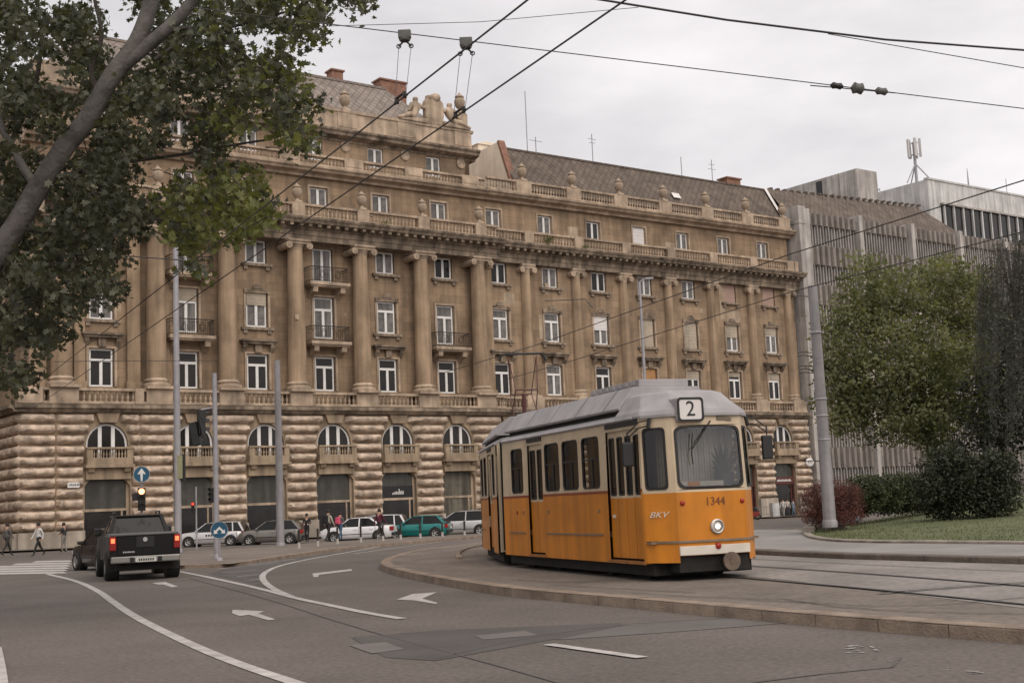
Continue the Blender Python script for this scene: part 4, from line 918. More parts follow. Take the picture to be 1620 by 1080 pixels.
def section(parent, x0, x1, opsR, opsL, segs):
    for ops, y, sg in ((opsR, -TW, -1), (opsL, TW, 1)):
        mb = MB(); side_wall(mb, x0, x1, ops, y); body = mb.build('side_panel', [ORG, CRM], parent)
        for o in ops:
            if o[2] == 'w': tram_window(body if parent is not tram else tram, o[0], o[1], y, sg) if parent is tram else tram_window_flat(body, o[0], o[1], y, sg)
            elif parent is tram: tram_door(tram, o[0], o[1], y, sg, o[3])
            else: tram_door_flat(body, o[0], o[1], y, sg, o[3])
        # red line broken at the doors
        X = sorted([x0]+[q for o in ops if o[2] == 'd' for q in o[:2]]+[x1]); r = MB()
        for a, b in zip(X[::2], X[1::2]): r.box(a, b, min(y, y+sg*.006), max(y, y+sg*.006), 1.67, 1.72)
        r.build('red_line', TRED, parent if parent is tram else body)
        m = MB()
        for a, b in segs: m.box(a, b, min(y, y+sg*.02), max(y, y+sg*.02), .83, .865)
        m.build('side_moulding', MOULD, parent if parent is tram else body)
MOULD = mat('moulding_grey', (.20, .14, .085), .5, .2, 4)
def tram_window_flat(body, x0, x1, y, sg):
    inn = rrect(x0+.04, x1-.04, 1.775, 2.835, .1); outp = [(x0 if x < (x0+x1)/2 else x1, 1.74 if z < 2.3 else 2.87) for x, z in inn]; gi = rrect(x0+.07, x1-.07, 1.8, 2.81, .09)
    f = MB(); ring(f, outp, inn, y+sg*.004, y-sg*.05); f.build('window_frame', CRM, body); g = MB(); ring(g, inn, gi, y+sg*.012, y-sg*.04); g.build('window_gasket', GASK, body)
    p = MB(); p.add([(x, y-sg*.02, z) for x, z in gi], [tuple(range(len(gi)))]); p.build('window_pane', TGLASS, body)
def tram_door_flat(body, x0, x1, y, sg, leaves):
    lw = (x1-x0)/leaves; yi = y-sg*.05; yb = yi-sg*.03; lo, hi = min(yi, yb), max(yi, yb)
    for i in range(leaves):
        a, b = x0+lw*i+.012, x0+lw*(i+1)-.012; m = MB(); wa, wb = a+.05, b-.05
        m.box(a, b, lo, hi, ZS+.1, 1.56); m.mi = 1; m.box(a, wa, lo, hi, 1.56, 2.92); m.box(wb, b, lo, hi, 1.56, 2.92); m.box(wa, wb, lo, hi, 2.74, 2.92); m.box(wa, wb, lo, hi, 1.56, 1.62); m.mi = 0
        m.build('door_leaf', [ORG, CRM], body); p = MB(); p.add([(x, (lo+hi)/2, z) for x, z in rrect(wa, wb, 1.62, 2.74, .05)], [tuple(range(16))]); p.build('leaf_pane', TGLASS, body)
    d = MB(); d.box(x0, x1, min(yi, y+sg*.006), max(yi, y+sg*.006), 2.93, ZG-.004); d.box(x0, x1, lo, hi, ZS, ZS+.09); d.build('door_header', GASK, body)
# --- front section
OPS = [(-7.36, -6.46, 'w'), (-6.18, -5.22, 'd', 2), (-5.06, -4.09, 'w'), (-3.97, -2.99, 'w'), (-2.85, -1.85, 'w'), (-1.55, .0, 'd', 4)]
OPSL = [(-7.36, -6.46, 'w'), (-6.2, -5.2, 'w'), (-5.06, -4.09, 'w'), (-3.97, -2.99, 'w'), (-2.85, -1.85, 'w'), (-1.5, -.2, 'w')]
section(tram, -8.0, .08, OPS, OPSL, [(-7.6, -6.45), (-5.05, -1.85)])
roof(tram, -8.0, -.2); fairing(tram, -7.95, -1.0); underframe(tram, -8, .3, (-6.3, -1.6)); interior(tram, -8, -.6)
# cab nose: plan outline lofted through z
PLAN = [(.08, -1.15), (.13, -1.13), (.55, -.80), (.63, -.72), (.69, -.36), (.70, 0), (.69, .36), (.63, .72), (.55, .80), (.13, 1.13), (.08, 1.15)]
ZR = [ZS+.03, .46, .70, 1.62, 1.66, 2.86, 3.0, 3.12]
def nose(p, z):
    x, y = p; k = max(0, z-1.62)*.055; q = 1-.012*max(0, (z-1.7)/1.35)
    return (x-k*(1 if x > .1 else 0), y*q, z)
mb = MB()
for i in range(len(PLAN)-1):
    for j in range(len(ZR)-1):
        if j == 4 and (i in (1, 8) or 3 <= i <= 6): continue
        if j == 0 and 3 <= i <= 6: continue
        mb.mi = 1 if ZR[j] >= 1.62 else 0
        mb.add([nose(PLAN[i], ZR[j]), nose(PLAN[i+1], ZR[j]), nose(PLAN[i+1], ZR[j+1]), nose(PLAN[i], ZR[j+1])], [(0, 1, 2, 3)])
mb.build('cab_nose', [ORG, CRM], tram, smooth_=14)
def quad_glass(name, a, b, z0, z1, r, gm, inset=.0):
    """rounded glass with a rubber surround between plan points a and b (plan order), following the lean"""
    def P(u, z, off=0):
        x = a[0]+(b[0]-a[0])*u; y = a[1]+(b[1]-a[1])*u; n_ = Vector((b[1]-a[1], -(b[0]-a[0]))).normalized()
        bul = .07*(1-(2*u-1)**2) if a[1]*b[1] < 0 else 0
        v = nose((x, y), z); return (v[0]+n_.x*off+bul, v[1]+n_.y*off, v[2])
    L_ = math.hypot(b[0]-a[0], b[1]-a[1]); n_ = 4
    full = [(u, z) for u, z in rrect(0, L_, z0, z1, .001, n_)]; o = rrect(.03, L_-.03, z0+.02, z1-.02, r, n_); i_ = rrect(.075, L_-.075, z0+.065, z1-.065, r, n_)
    f = MB()
    for A_, B_, off, m in ((full, o, .0, 0), (o, i_, .018, 1)):
        f.mi = m
        for q in range(len(A_)):
            w_ = (q+1) % len(A_); f.add([P(A_[q][0]/L_, A_[q][1], off), P(A_[w_][0]/L_, A_[w_][1], off), P(B_[w_][0]/L_, B_[w_][1], off), P(B_[q][0]/L_, B_[q][1], off)], [(0, 1, 2, 3)])
    fr = f.build(name, [CRM, GASK], tram)
    g = MB(); us = [.075+(L_-.15)*q/8 for q in range(9)]
    for q in range(8): g.add([P(us[q]/L_, z0+.05, .004), P(us[q+1]/L_, z0+.05, .004), P(us[q+1]/L_, z1-.05, .004), P(us[q]/L_, z1-.05, .004)], [(0, 1, 2, 3)])
    g.build('pane', gm, fr, smooth_=60); return fr
quad_glass('windscreen', PLAN[3], PLAN[7], 1.66, 2.86, .13, WSGLASS)
quad_glass('cab_side_window', PLAN[1], PLAN[2], 1.66, 2.86, .08, CABG); quad_glass('cab_side_window', PLAN[8], PLAN[9], 1.66, 2.86, .08, CABG)
# roof dome over the cab
mb = MB(); R0 = [(x-.02, y*.985) for x, y in [(-1.05, -1.16)]+PLAN+[(-1.05, 1.16)]]
rows = []
for z, k, dx in ((3.03, 1.012, 0), (3.08, 1.02, 0), (3.16, .99, -.03), (3.24, .93, -.1), (3.5, .78, -.42), (3.56, .66, -.6)):
    rows.append([(max(-1.02, x*1+dx*(1 if x > -.5 else 0)), y*k, z+(0 if x > -.5 else .0)) for x, y in R0])
for a, b in zip(rows, rows[1:]):
    for i in range(len(a)-1): mb.add([a[i], a[i+1], b[i+1], b[i]], [(0, 1, 2, 3)])
mb.add(rows[-1], [tuple(range(len(R0)))]); mb.build('roof_dome', TROOF, tram, smooth_=30)
mb = MB(); mb.box(-3.6, -1.1, -.55, .55, 3.74, 3.9)
for i in range(7): mb.box(-3.5+.34*i, -3.3+.34*i, -.58, .58, 3.78+.0*(i % 2), 3.86)
mb.build('roof_vent_box', TROOF, tram, bevel=.02)
mb = MB(); mb.box(.3, .70, -.64, -.10, 2.92, 3.37); nbx = mb.build('number_box', TROOF, tram, bevel=.04)
mb = MB(); ring(mb, rrect(-.64, -.10, 2.92, 3.37, .07), rrect(-.60, -.14, 2.96, 3.33, .05), 0, .02); o = mb.build('number_box_rim', GASK, nbx); o.rotation_euler.z = pi/2; o.location = (.718, 0, 0)
mb = MB(); mb.box(.7, .708, -.62, -.12, 2.94, 3.35); mb.build('number_panel', mat('number_panel_white', (.62, .58, .56), .5, .05, 3), nbx)
def text(s, size, m, parent, name, loc, rot, shear=0, ext=.004):
    cu_ = bpy.data.curves.new('txt', 'FONT'); cu_.body = s; cu_.size = size; cu_.align_x = 'CENTER'; cu_.align_y = 'CENTER'; cu_.extrude = ext; cu_.shear = shear; cu_.resolution_u = 3
    t = bpy.data.objects.new('txt', cu_); col.objects.link(t); bpy.context.view_layer.update()
    me = bpy.data.meshes.new_from_object(t.evaluated_get(bpy.context.evaluated_depsgraph_get())); bpy.data.objects.remove(t); bpy.data.curves.remove(cu_)
    me.materials.clear(); me.materials.append(m); o = ob(name, me, parent, loc); o.rotation_euler = rot; return o
text('2', .40, BLACK, nbx, 'route_number', (.712, -.37, 3.145), (pi/2, 0, pi/2), 0, .004)
NUMM = mat('fleet_number_brown', (.16, .05, .015), .6, .2, 4)
text('1344', .21, NUMM, tram, 'fleet_number', (.703, .03, 1.43), (pi/2, 0, pi/2))
LOGO = mat('logo_white', (.68, .6, .5), .6, .1, 4)
lo = text('BKV', .19, LOGO, tram, 'operator_logo', (.355, -.985, 1.22), (pi/2, 0, math.atan2(.33, .42)), .35, .003); lo.scale = (1.1, .8, 1)
# nose details
mb = MB(); mb.lathe([(.01, .03), (.085, .025), (.1, .01), (.1, -.03)], 16, (0, 0, 0)); o = mb.build('headlight', mat('headlight_reflector', (.55, .5, .44), .25, .2, 20, metal=.7), tram, (.715, .03, .97), smooth_=40); o.rotation_euler = (0, pi/2, 0)
mb = MB(); mb.lathe([(.1, -.03), (.135, -.02), (.14, .02), (.115, .04), (.1, .03)], 18, cap=False); o2 = mb.build('headlight_rim', RIM, o, smooth_=40); mb = MB(); mb.lathe([(.005, .055), (.04, .045), (.052, .02)], 12); mb.build('headlight_bulb', emat('headlight_bulb_glow', (1, .88, .72), 2.2), o, smooth_=60)
TAILR = mat('red_lamp_lens', (.30, .02, .012), .3, .2, 4)
for y in (-.62, .62): mb = MB(); mb.lathe([(.01, .03), (.035, .025), (.047, .01), (.047, -.02)], 12); o = mb.build('marker_lamp', TAILR, tram, (.652, y, 1.42), smooth_=50); o.rotation_euler = (0, pi/2, 0)
mb = MB(); mb.lathe([(.01, .035), (.045, .03), (.06, .01), (.06, -.02)], 12); o = mb.build('lower_lamp', TAILR, tram, (.735, .02, .60), smooth_=50); o.rotation_euler = (0, pi/2, 0); o.location.z = .615
def nosebar(name, z0, z1, off, m, idx=(3, 7), inset=0):
    mb = MB(); Q = [PLAN[i] for i in range(idx[0], idx[1]+1)]; A_ = []
    for i, (x, y) in enumerate(Q):
        px_, py_ = (Q[max(i-1, 0)], Q[min(i+1, len(Q)-1)]); t = Vector((py_[0]-px_[0], py_[1]-px_[1])).normalized(); A_.append((x+t.y*off, y-t.x*off))
    mb.prism(A_+[(.3, Q[-1][1]), (.3, Q[0][1])] if off > 0 else A_, 'z', z0, z1); return mb.build(name, m, tram, bevel=.008)
nosebar('nose_moulding', .69, .74, .025, MOULD, (1, 9)); nosebar('white_bumper', .47, .635, .035, mat('bumper_white', (.62, .56, .48), .5, .15, 3), (3, 7))
mb = MB(); mb.box(.2, .60, -.72, .72, .16, .47); mb.build('coupler_recess', UNDER, tram)
mb = MB(); mb.cyl((.45, .22, .33), (.82, .22, .33), .07, 10); c_ = mb.build('coupler', UNDER, tram); mb = MB(); mb.cyl((.82, .22, .33), (.87, .22, .33), .17, 20); mb.cyl((.868, .22, .33), (.88, .22, .33), .05, 12); mb.build('coupler_face', mat('coupler_rust', (.14, .10, .075), .7, .4, 6), c_)
mb = MB(); mb.box(.60, .625, .2, .52, 2.93, 3.05); [mb.box(.62, .635, .22, .5, 2.945+.025*i, 2.957+.025*i) for i in range(4)]; mb.build('vent_grille', INTER, tram)
mb = MB(); mb.tube([(.655, .06, 2.93), (.70, -.2, 2.62), (.72, -.4, 2.40)], .012, 5); mb.tube([(.675, .04, 2.93), (.71, -.22, 2.60), (.725, -.38, 2.42)], .009, 5); mb.tube([(.70, -.36, 2.70), (.735, -.42, 2.30), (.735, -.40, 2.12)], .012, 5); mb.build('wiper', BLACK, tram)
for sg in (-1, 1):
    y0 = sg*1.0; mb = MB(); yo = sg*1.42 if sg < 0 else sg*1.12
    base = [(.28, sg*1.02, 2.99), (.28, sg*1.05, 2.88)]
    tip = (-.02, sg*1.36, 2.66) if sg < 0 else (.52, sg*1.32, 2.70)
    for b_ in base: mb.tube([b_, (b_[0]*.6+tip[0]*.4, b_[1]*.5+tip[1]*.5, b_[2]-.03), (tip[0], tip[1], tip[2]+(.1 if b_[2] > 2.9 else 0))], .014, 5)
    mb.tube([(.28, sg*1.02, 3.02), (.28, sg*1.06, 2.84)], .04, 6); mb.tube([(tip[0], tip[1], tip[2]+.12), (tip[0], tip[1], tip[2]-.1)], .014, 5)
    ar = mb.build('mirror_arm', BLACK, tram)
    m2 = MB(); m2.box(tip[0]-.05, tip[0]+.03, tip[1]-.11, tip[1]+.11, tip[2]-.52, tip[2]-.06); m2.build('mirror', BLACK, ar, bevel=.03)
# cab interior: curtain, desk, driver plant
mb = MB(); mb.box(-.12, -.08, -.74, .9, .9, 2.95)
for i in range(26): mb.box(-.08, -.05-.02*(i % 2), -.7+.06*i, -.67+.06*i, 1.3, 2.9)
mb.build('cab_curtain', CURT, tram)
mb = MB(); mb.box(.1, .55, -.66, .66, 1.35, 1.66); mb.build('cab_desk', INTER, tram)
mb = MB(); mb.box(.52, .57, -.6, .3, 1.70, 1.815); mb.build('windscreen_notice', mat('notice_white', (.62, .58, .52), .7, .2, 12), tram); mb = MB(); mb.box(.575, .58, -.45, -.2, 1.72, 1.81); mb.build('notice_orange', ORG, tram)
mb = MB(); mb.lathe([(.12, 1.66), (.18, 1.72), (.19, 1.95), (.17, 1.97)], 12, (.38, .42, 0)); pt = mb.build('plant_pot', BLACK, tram)
mb = MB()
for i in range(70):
    a = rnd.uniform(0, 2*pi); h = rnd.uniform(.15, .62); sp = rnd.uniform(.02, .3); mb.tube([(.38, .42, 1.88), (.38+sp*.5*cos(a), .42+sp*.6*sin(a), 1.9+h*.6), (.38+sp*.6*cos(a), .42+sp*sin(a), 1.9+h)], [.016, .02, .004], 4)
mb.build('plant_leaves', mat('dark_plant', (.03, .04, .015), .7, .3, 4), pt)
mb = MB(); mb.box(-.5, -.3, -.2, .2, .9, 1.3); mb.box(-.55, -.48, -.2, .2, 1.3, 1.9); mb.build('driver_seat', SEAT, tram)
for x in (-7.0, -6.55, -4.9, -2.0): mb = MB(); mb.box(x-.025, x+.025, -TW-.02, -TW, 1.28, 1.36); mb.build('side_button', TAILR if x == -7.0 else MOULD, tram)
mb = MB(); mb.box(-1.44, -1.3, -TW+.035, -TW+.045, 1.18, 1.24); mb.build('door_notice', LOGO, tram)
# --- bellows and rear sections
mb = MB()
for i in range(5): mb.box(-8.06-.07*i, -8.03-.07*i, -1.08+.03*(i % 2), 1.08-.03*(i % 2), .4, 3.1)
mb.box(-8.34, -8.0, -1.02, 1.02, .42, 3.08); mb.build('bellows', GASK, tram)
def rear_section(x, y, yaw, L_, ops, opsl):
    e = ob('rear_section', None, tram, (x, y, 0)); e.rotation_euler.z = yaw
    section(e, -L_, 0, ops, opsl, [(-L_+.3, -L_+1.2)])
    roof(e, -L_, 0); fairing(e, -L_+.1, -.1); underframe(e, -L_, 0, (-L_/2,)); interior(e, -L_, 0)
    mb = MB(); mb.box(-.04, 0, -1.1, 1.1, .35, 3.05); mb.build('end_wall', CRM, e); return e
y2 = rad(13.3)
s2 = rear_section(-8.36, 0.0, -y2, 5.0, [(-1.0, -.35, 'w'), (-2.5, -1.3, 'd', 2), (-3.6, -2.8, 'w'), (-4.7, -3.9, 'w')], [(-1.4, -.4, 'w'), (-2.8, -1.7, 'w'), (-4.4, -3.1, 'w')])
x3, y3 = -8.36-5.3*cos(y2), 5.3*sin(y2)
s3 = rear_section(x3, y3, -2*y2, 8.0, [(-1.3, -.4, 'w'), (-2.4, -1.5, 'w'), (-4.2, -2.7, 'd', 4), (-5.4, -4.5, 'w'), (-6.8, -5.8, 'w')], [(-1.3, -.4, 'w'), (-2.4, -1.5, 'w'), (-5.4, -4.5, 'w')])
# pantograph on the middle section
P = MB(); zb, zh = 3.76, 5.62; cx = -3.0
P.box(cx-.55, cx+.55, -.4, .4, zb, zb+.08)
for sg in (-1, 1):
    P.tube([(cx-.5, sg*.35, zb+.08), (cx+.75, sg*.3, zb+.85), (cx, sg*.4, zh)], .014, 5)
    P.tube([(cx+.5, sg*.35, zb+.08), (cx-.75, sg*.3, zb+.85), (cx, sg*.4, zh)], .014, 5)
P.tube([(cx-.75, -.3, zb+.85), (cx-.75, .3, zb+.85)], .02, 5); P.tube([(cx+.75, -.3, zb+.85), (cx+.75, .3, zb+.85)], .02, 5)
P.tube([(cx, 0, zb), (cx, 0, zb+.8)], .06, 8)
pant = P.build('pantograph', mat('pantograph_frame', (.09, .03, .025), .6, .2, 4), s2)
P = MB(); P.tube([(cx, -.66, zh-.12), (cx, -.56, zh+.06), (cx, .56, zh+.06), (cx, .66, zh-.12)], .035, 6); P.build('pantograph_head', BLACK, s2)
# ============================================================ vehicles
CGLASS = mat('car_window_glass', (.018, .018, .018), .04, .3, 1, spec=.25)
CLAMP = mat('clear_lamp', (.6, .58, .55), .15, .1, 4); RLAMP = mat('red_tail_lamp', (.28, .015, .012), .25, .2, 4); RLIT = emat('lit_tail_lamp', (1, .16, .06), 1.4)
PLATE = mat('number_plate', (.62, .6, .56), .5, .1, 8)
def paint(name, c, metal=.35): return mat(name, c, .32, .1, 1.2, metal=metal, coat=.5, spec=.5)
_wh = {}
def wheel_objs(parent, x, y, r, sg, rimm=RIM):
    if ('t', r) not in _wh:
        mb = MB(); mb.lathe([(r*.62, -.1), (r*.93, -.1), (r, -.07), (r, .07), (r*.93, .1), (r*.62, .1)], 22, cap=False); _wh['t', r] = mb.mesh('tyre', RUBBER, 40)
        mb = MB(); mb.lathe([(.02, .06), (r*.2, .06), (r*.25, .03), (r*.55, .05), (r*.66, .09), (r*.66, -.05)], 20); 
        for i in range(5): a = i*2*pi/5; mb.add([(r*.15*cos(a-.4), r*.15*sin(a-.4), .075), (r*.6*cos(a-.16), r*.6*sin(a-.16), .085), (r*.6*cos(a+.16), r*.6*sin(a+.16), .085), (r*.15*cos(a+.4), r*.15*sin(a+.4), .075)], [(0, 1, 2, 3)])
        _wh['r', r] = mb.mesh('rim', rimm, 40)
    w_ = ob('wheel', _wh['t', r], parent, (x, y, r)); w_.rotation_euler.x = -sg*pi/2 if sg > 0 else pi/2
    w_.rotation_euler.x = pi/2 if sg < 0 else -pi/2
    ob('rim', _wh['r', r], w_); return w_
def car(name, label, P0, heading, L_, W, H_, wb, pm, prof, style=None, r=.31, group='cars parked in front of the stone facade', dark_bumper=True, lit=False):
    """prof: dict x fractions (0 rear .. 1 front): r0 (rear glass base), r1 (roof rear), a1 (roof front), a0 (windscreen base), belt, hood, tail heights"""
    c = thing(name, label, 'car', P0, heading, group); w_ = W/2; X = lambda f: (f-.5)*L_
    def wid(f): return w_*(1-.16*max(0, abs(f-.5)*2-.72)**1.5/.148) if abs(f-.5)*2 > .72 else w_
    st = [0, .012, .04, .1, .2, .35, .5, .65, .8, .9, .955, .985, 1.0]; mb = MB(); rings = []
    def top(f):
        if f <= prof['r0']: return prof['tail']+(prof['belt']-prof['tail'])*(f/max(.01, prof['r0']))
        if f >= prof['a0']: t = (f-prof['a0'])/(1-prof['a0']); return prof['belt']+(prof['hood']-prof['belt'])*t**1.8-.06*t**6
        return prof['belt']
    for f in st:
        e = .0 if .05 < f < .95 else (.05-min(f, 1-f))/.05; zt = top(f)-(.10*e if f < .05 else .14*e); zb = .2+.1*e; q = wid(f)*(1-.03*e)
        x = X(f); half = [(q*.9, zb), (q*.985, zb+.1), (q, .5), (q*.985, zt-.14), (q*.93, zt-.03), (q*.8, zt), (q*.35, zt+.02)]
        rings.append([(x, y, z) for y, z in half]+[(x, -y, z) for y, z in half[::-1]])
    n_ = len(rings[0])
    for a, b in zip(rings, rings[1:]):
        o = [a[i] for i in range(n_)]+[b[i] for i in range(n_)]; mb.add(o, [(i, (i+1) % n_, n_+(i+1) % n_, n_+i) for i in range(n_)])
    mb.add(rings[0], [tuple(range(n_))]); mb.add(rings[-1], [tuple(range(n_))])
    body = mb.build('body', pm, c, smooth_=38)
    zb_ = prof['belt']-.02; wb_, wt_ = w_*.925, w_*.74; g = MB(); x0, x1, x2, x3 = X(prof['r0']), X(prof['r1']), X(prof['a1']), X(prof['a0']); zr = H_
    g.add([(x0, -wb_*.97, zb_), (x3, -wb_*.97, zb_), (x2, -wt_*.98, zr-.03), (x1, -wt_*.98, zr-.03), (x0, wb_*.97, zb_), (x3, wb_*.97, zb_), (x2, wt_*.98, zr-.03), (x1, wt_*.98, zr-.03)],
        [(0, 1, 2, 3), (7, 6, 5, 4), (0, 3, 7, 4), (1, 5, 6, 2), (3, 2, 6, 7)])
    g.build('window_glass', CGLASS, c)
    rf = MB(); m_ = (x1+x2)/2
    sec = [(x1-.02, zr-.035), ((x1*3+x2)/4, zr-.004), (m_, zr+.008), ((x1+x2*3)/4, zr-.004), (x2+.02, zr-.04)]
    for (xa, za), (xb, zb2) in zip(sec, sec[1:]):
        rf.add([(xa, -wt_*1.02, za-.03), (xb, -wt_*1.02, zb2-.03), (xb, -wt_*.85, zb2+.015), (xa, -wt_*.85, za+.015), (xa, wt_*.85, za+.015), (xb, wt_*.85, zb2+.015), (xb, wt_*1.02, zb2-.03), (xa, wt_*1.02, za-.03)], [(0, 1, 2, 3), (3, 2, 5, 4), (4, 5, 6, 7)])
    rf.build('roof', pm, c, smooth_=40)
    for sg in (-1, 1):
        def pil(xa, xb, wa, wc):   # pillar from belt xa to roof xb
            pl = MB(); pl.add([(xa-wa/2, sg*wb_, zb_), (xa+wa/2, sg*wb_, zb_), (xb+wc/2, sg*wt_*1.01, zr-.04), (xb-wc/2, sg*wt_*1.01, zr-.04)], [(0, 1, 2, 3)])
            pl.add([(xa-wa/2, sg*wb_, zb_), (xb-wc/2, sg*wt_*1.01, zr-.04), (xb-wc/2, sg*(wt_-.05), zr-.04), (xa-wa/2, sg*(wb_-.05), zb_)], [(0, 1, 2, 3)])
            pl.add([(xa+wa/2, sg*wb_, zb_), (xb+wc/2, sg*wt_*1.01, zr-.04), (xb+wc/2, sg*(wt_-.05), zr-.04), (xa+wa/2, sg*(wb_-.05), zb_)], [(0, 1, 2, 3)]); pl.build('window_pillar', pm, c)
        pil(x3-.03, x2, .08, .07); pil(x0+prof.get('cw', .16)/2, x1+.06, prof.get('cw', .16), .14); xm = x0+(x3-x0)*.52; pil(xm, xm-.02, .07, .07)
        if prof.get('d'): xd = x0+(x3-x0)*prof['d']; pil(xd, xd+.05, .07, .07)
        for wx in (-wb/2, wb/2):
            k = MB(); xx = wx+prof.get('off', 0)
            k.cyl((xx, sg*(w_-.28), r), (xx, sg*(w_+.004), r), r+.065, 22); k.build('wheel_arch', BLACK, c)
            wheel_objs(c, xx, sg*(w_-.05), r, sg)
        d = MB(); y = sg*(w_+.001)
        for xs in (x3-.25, xm, x0+.45): d.box(xs-.006, xs+.006, min(y, y-sg*.02), max(y, y-sg*.02), .32, prof['belt']-.05)
        d.box(X(.13), X(.87), min(y, y-sg*.02), max(y, y-sg*.02), .43, .47); d.build('door_seams', BLACK, c)
        hd = MB(); [hd.box(xs-.1, xs+.1, min(y, y+sg*.02), max(y, y+sg*.02), prof['belt']-.2, prof['belt']-.165) for xs in (xm+.22, x0+.68)]; hd.build('door_handles', pm, c)
        mr = MB(); mr.box(x3-.32, x3-.2, sg*w_*.93-.02, sg*w_*.93+sg*.2 if sg > 0 else sg*w_*.93+.02, prof['belt']+.0, prof['belt']+.13) if sg > 0 else mr.box(x3-.32, x3-.2, -w_*.93-.2, -w_*.93+.02, prof['belt'], prof['belt']+.13); mr.build('mirror', pm, c, bevel=.03)
        hl = MB(); hl.box(X(.955), X(.992), sg*w_*.62-.16, sg*w_*.62+.16, prof['hood']-.2, prof['hood']-.06); hl.build('headlight', CLAMP, c, bevel=.03)
        tl = MB(); tl.box(X(.0)-.012, X(.05), sg*w_*.8-.13, sg*w_*.8+.13, prof['tail']-.32, prof['tail']-.08); tl.build('tail_light', RLIT if lit else RLAMP, c, bevel=.02)
    bp = MB(); bp.box(X(0)-.03, X(.03), -w_*.88, w_*.88, .32, .5); b1 = bp.build('rear_bumper', BLACK if dark_bumper else pm, c, bevel=.04); bp = MB(); bp.box(X(.97), X(1)+.02, -w_*.84, w_*.84, .28, .42); bp.build('front_bumper', BLACK if dark_bumper else pm, c, bevel=.04)
    p = MB(); p.box(X(0)-.045, X(0)-.03, -.26, .26, .55, .66); p.build('number_plate', PLATE, c)
    u = MB(); u.box(X(.06), X(.94), -w_*.85, w_*.85, .14, .3); u.build('underbody', BLACK, c); return c
def place(fx, fy, rx, ry, side=-1, W=1.7):
    """position and heading from the pixels of the near front and rear wheel contacts"""
    a, b = gpt(fx, fy), gpt(rx, ry); d = (a-b); hd = math.atan2(d.y, d.x); m = (a+b)/2; n_ = Vector((-sin(hd), cos(hd), 0))
    s_ = 1 if n_.dot(m-CAM) > 0 else -1; c = m+n_*s_*(W/2-.1); c.z = gz(c.x, c.y); return c, hd, d.length
SILV = paint('silver_car_paint', (.56, .54, .54)); GREYP = paint('grey_brown_car_paint', (.17, .155, .14)); WHT = paint('white_car_paint', (.66, .64, .65), .1); TEAL = paint('teal_car_paint', (.005, .17, .16), .2); SILV2 = paint('pale_silver_car_paint', (.46, .45, .45)); DKC = paint('dark_car_paint', (.035, .03, .028)); BLK_P = mat('black_truck_paint', (.010, .009, .009), .42, .1, 1.2, spec=.2, coat=.06)
WAG = dict(r0=.01, r1=.08, a1=.56, a0=.74, belt=.90, hood=.78, tail=.92, d=.22, cw=.1); SED = dict(r0=.14, r1=.3, a1=.6, a0=.76, belt=.90, hood=.78, tail=.92, cw=.2); HAT = dict(r0=.02, r1=.15, a1=.56, a0=.75, belt=.90, hood=.77, tail=.92, cw=.2)
SUVP = dict(r0=.01, r1=.12, a1=.55, a0=.75, belt=1.0, hood=.92, tail=1.05, d=.2, cw=.15)
row = []
c0, h0, _ = place(302, 866.5, 372, 863.5)
# one common line for the parked cars
pa, pb = gpt(300, 867), gpt(752, 842.5); ln = (pb-pa).normalized(); hd0 = math.atan2(-ln.y, -ln.x)
def on_line(x, off):
    """point of the parking line seen at photograph column x, pushed off metres further from the camera"""
    best = min(range(0, 600), key=lambda i: abs(project(pa-ln*8+ln*(i*.1))[0]-x)); P_ = pa-ln*8+ln*(best*.1); n_ = Vector((-ln.y, ln.x, 0)); n_ = n_ if n_.dot(P_-CAM) > 0 else -n_
    P_ = P_+n_*off; P_.z = gz(P_.x, P_.y); return P_
HC = pi-.06
def cpos(x, Y): P = at_Y(x, 860, Y); P.z = gz(P.x, P.y); return P
def project(P):
    v = P-CAM; return (810+F*v.dot(cr)/v.dot(fwd), 540-F*v.dot(cu)/v.dot(fwd))
car('silver_estate_car', 'silver estate car with dark side lettering behind the blue sign', cpos(338, 79), HC, 4.35, 1.72, 1.46, 2.62, SILV, WAG)
car('grey_hatchback', 'grey brown hatchback parked behind the lamp pole left of pedestrians', cpos(432, 78.5), HC, 4.1, 1.68, 1.44, 2.5, GREYP, HAT)
car('white_saloon_car', 'white four door saloon with two walkers in front of its bonnet', cpos(568, 76), HC, 4.4, 1.72, 1.40, 2.65, WHT, SED)
car('white_estate_car', 'white estate car double parked behind the white saloon', cpos(590, 79.5), HC, 4.6, 1.75, 1.52, 2.7, WHT, WAG)
car('teal_hatchback', 'teal green older hatchback parked between white estate and silver crossover', cpos(663, 79), HC-.1, 4.0, 1.66, 1.38, 2.45, TEAL, HAT)
car('silver_crossover', 'silver crossover car with high roof parked next to the tram', cpos(730, 83), HC-.1, 4.7, 1.85, 1.6, 2.85, SILV2, SUVP, r=.34)
P_ = gpt(143, 903); car('dark_saloon_car', 'dark saloon car turning left just ahead of the black pickup', Vector((-14.15, 44.6, 0)), rad(90+40), 4.3, 1.72, 1.42, 2.6, DKC, SED, group='vehicles waiting at the crossing')
lt = MB(); [lt.box(-.5+.16*i, -.4+.16*i, .862, .868, .62, .74) for i in range(5)]; lt.build('door_lettering', BLACK, bpy.data.objects['silver_estate_car'])
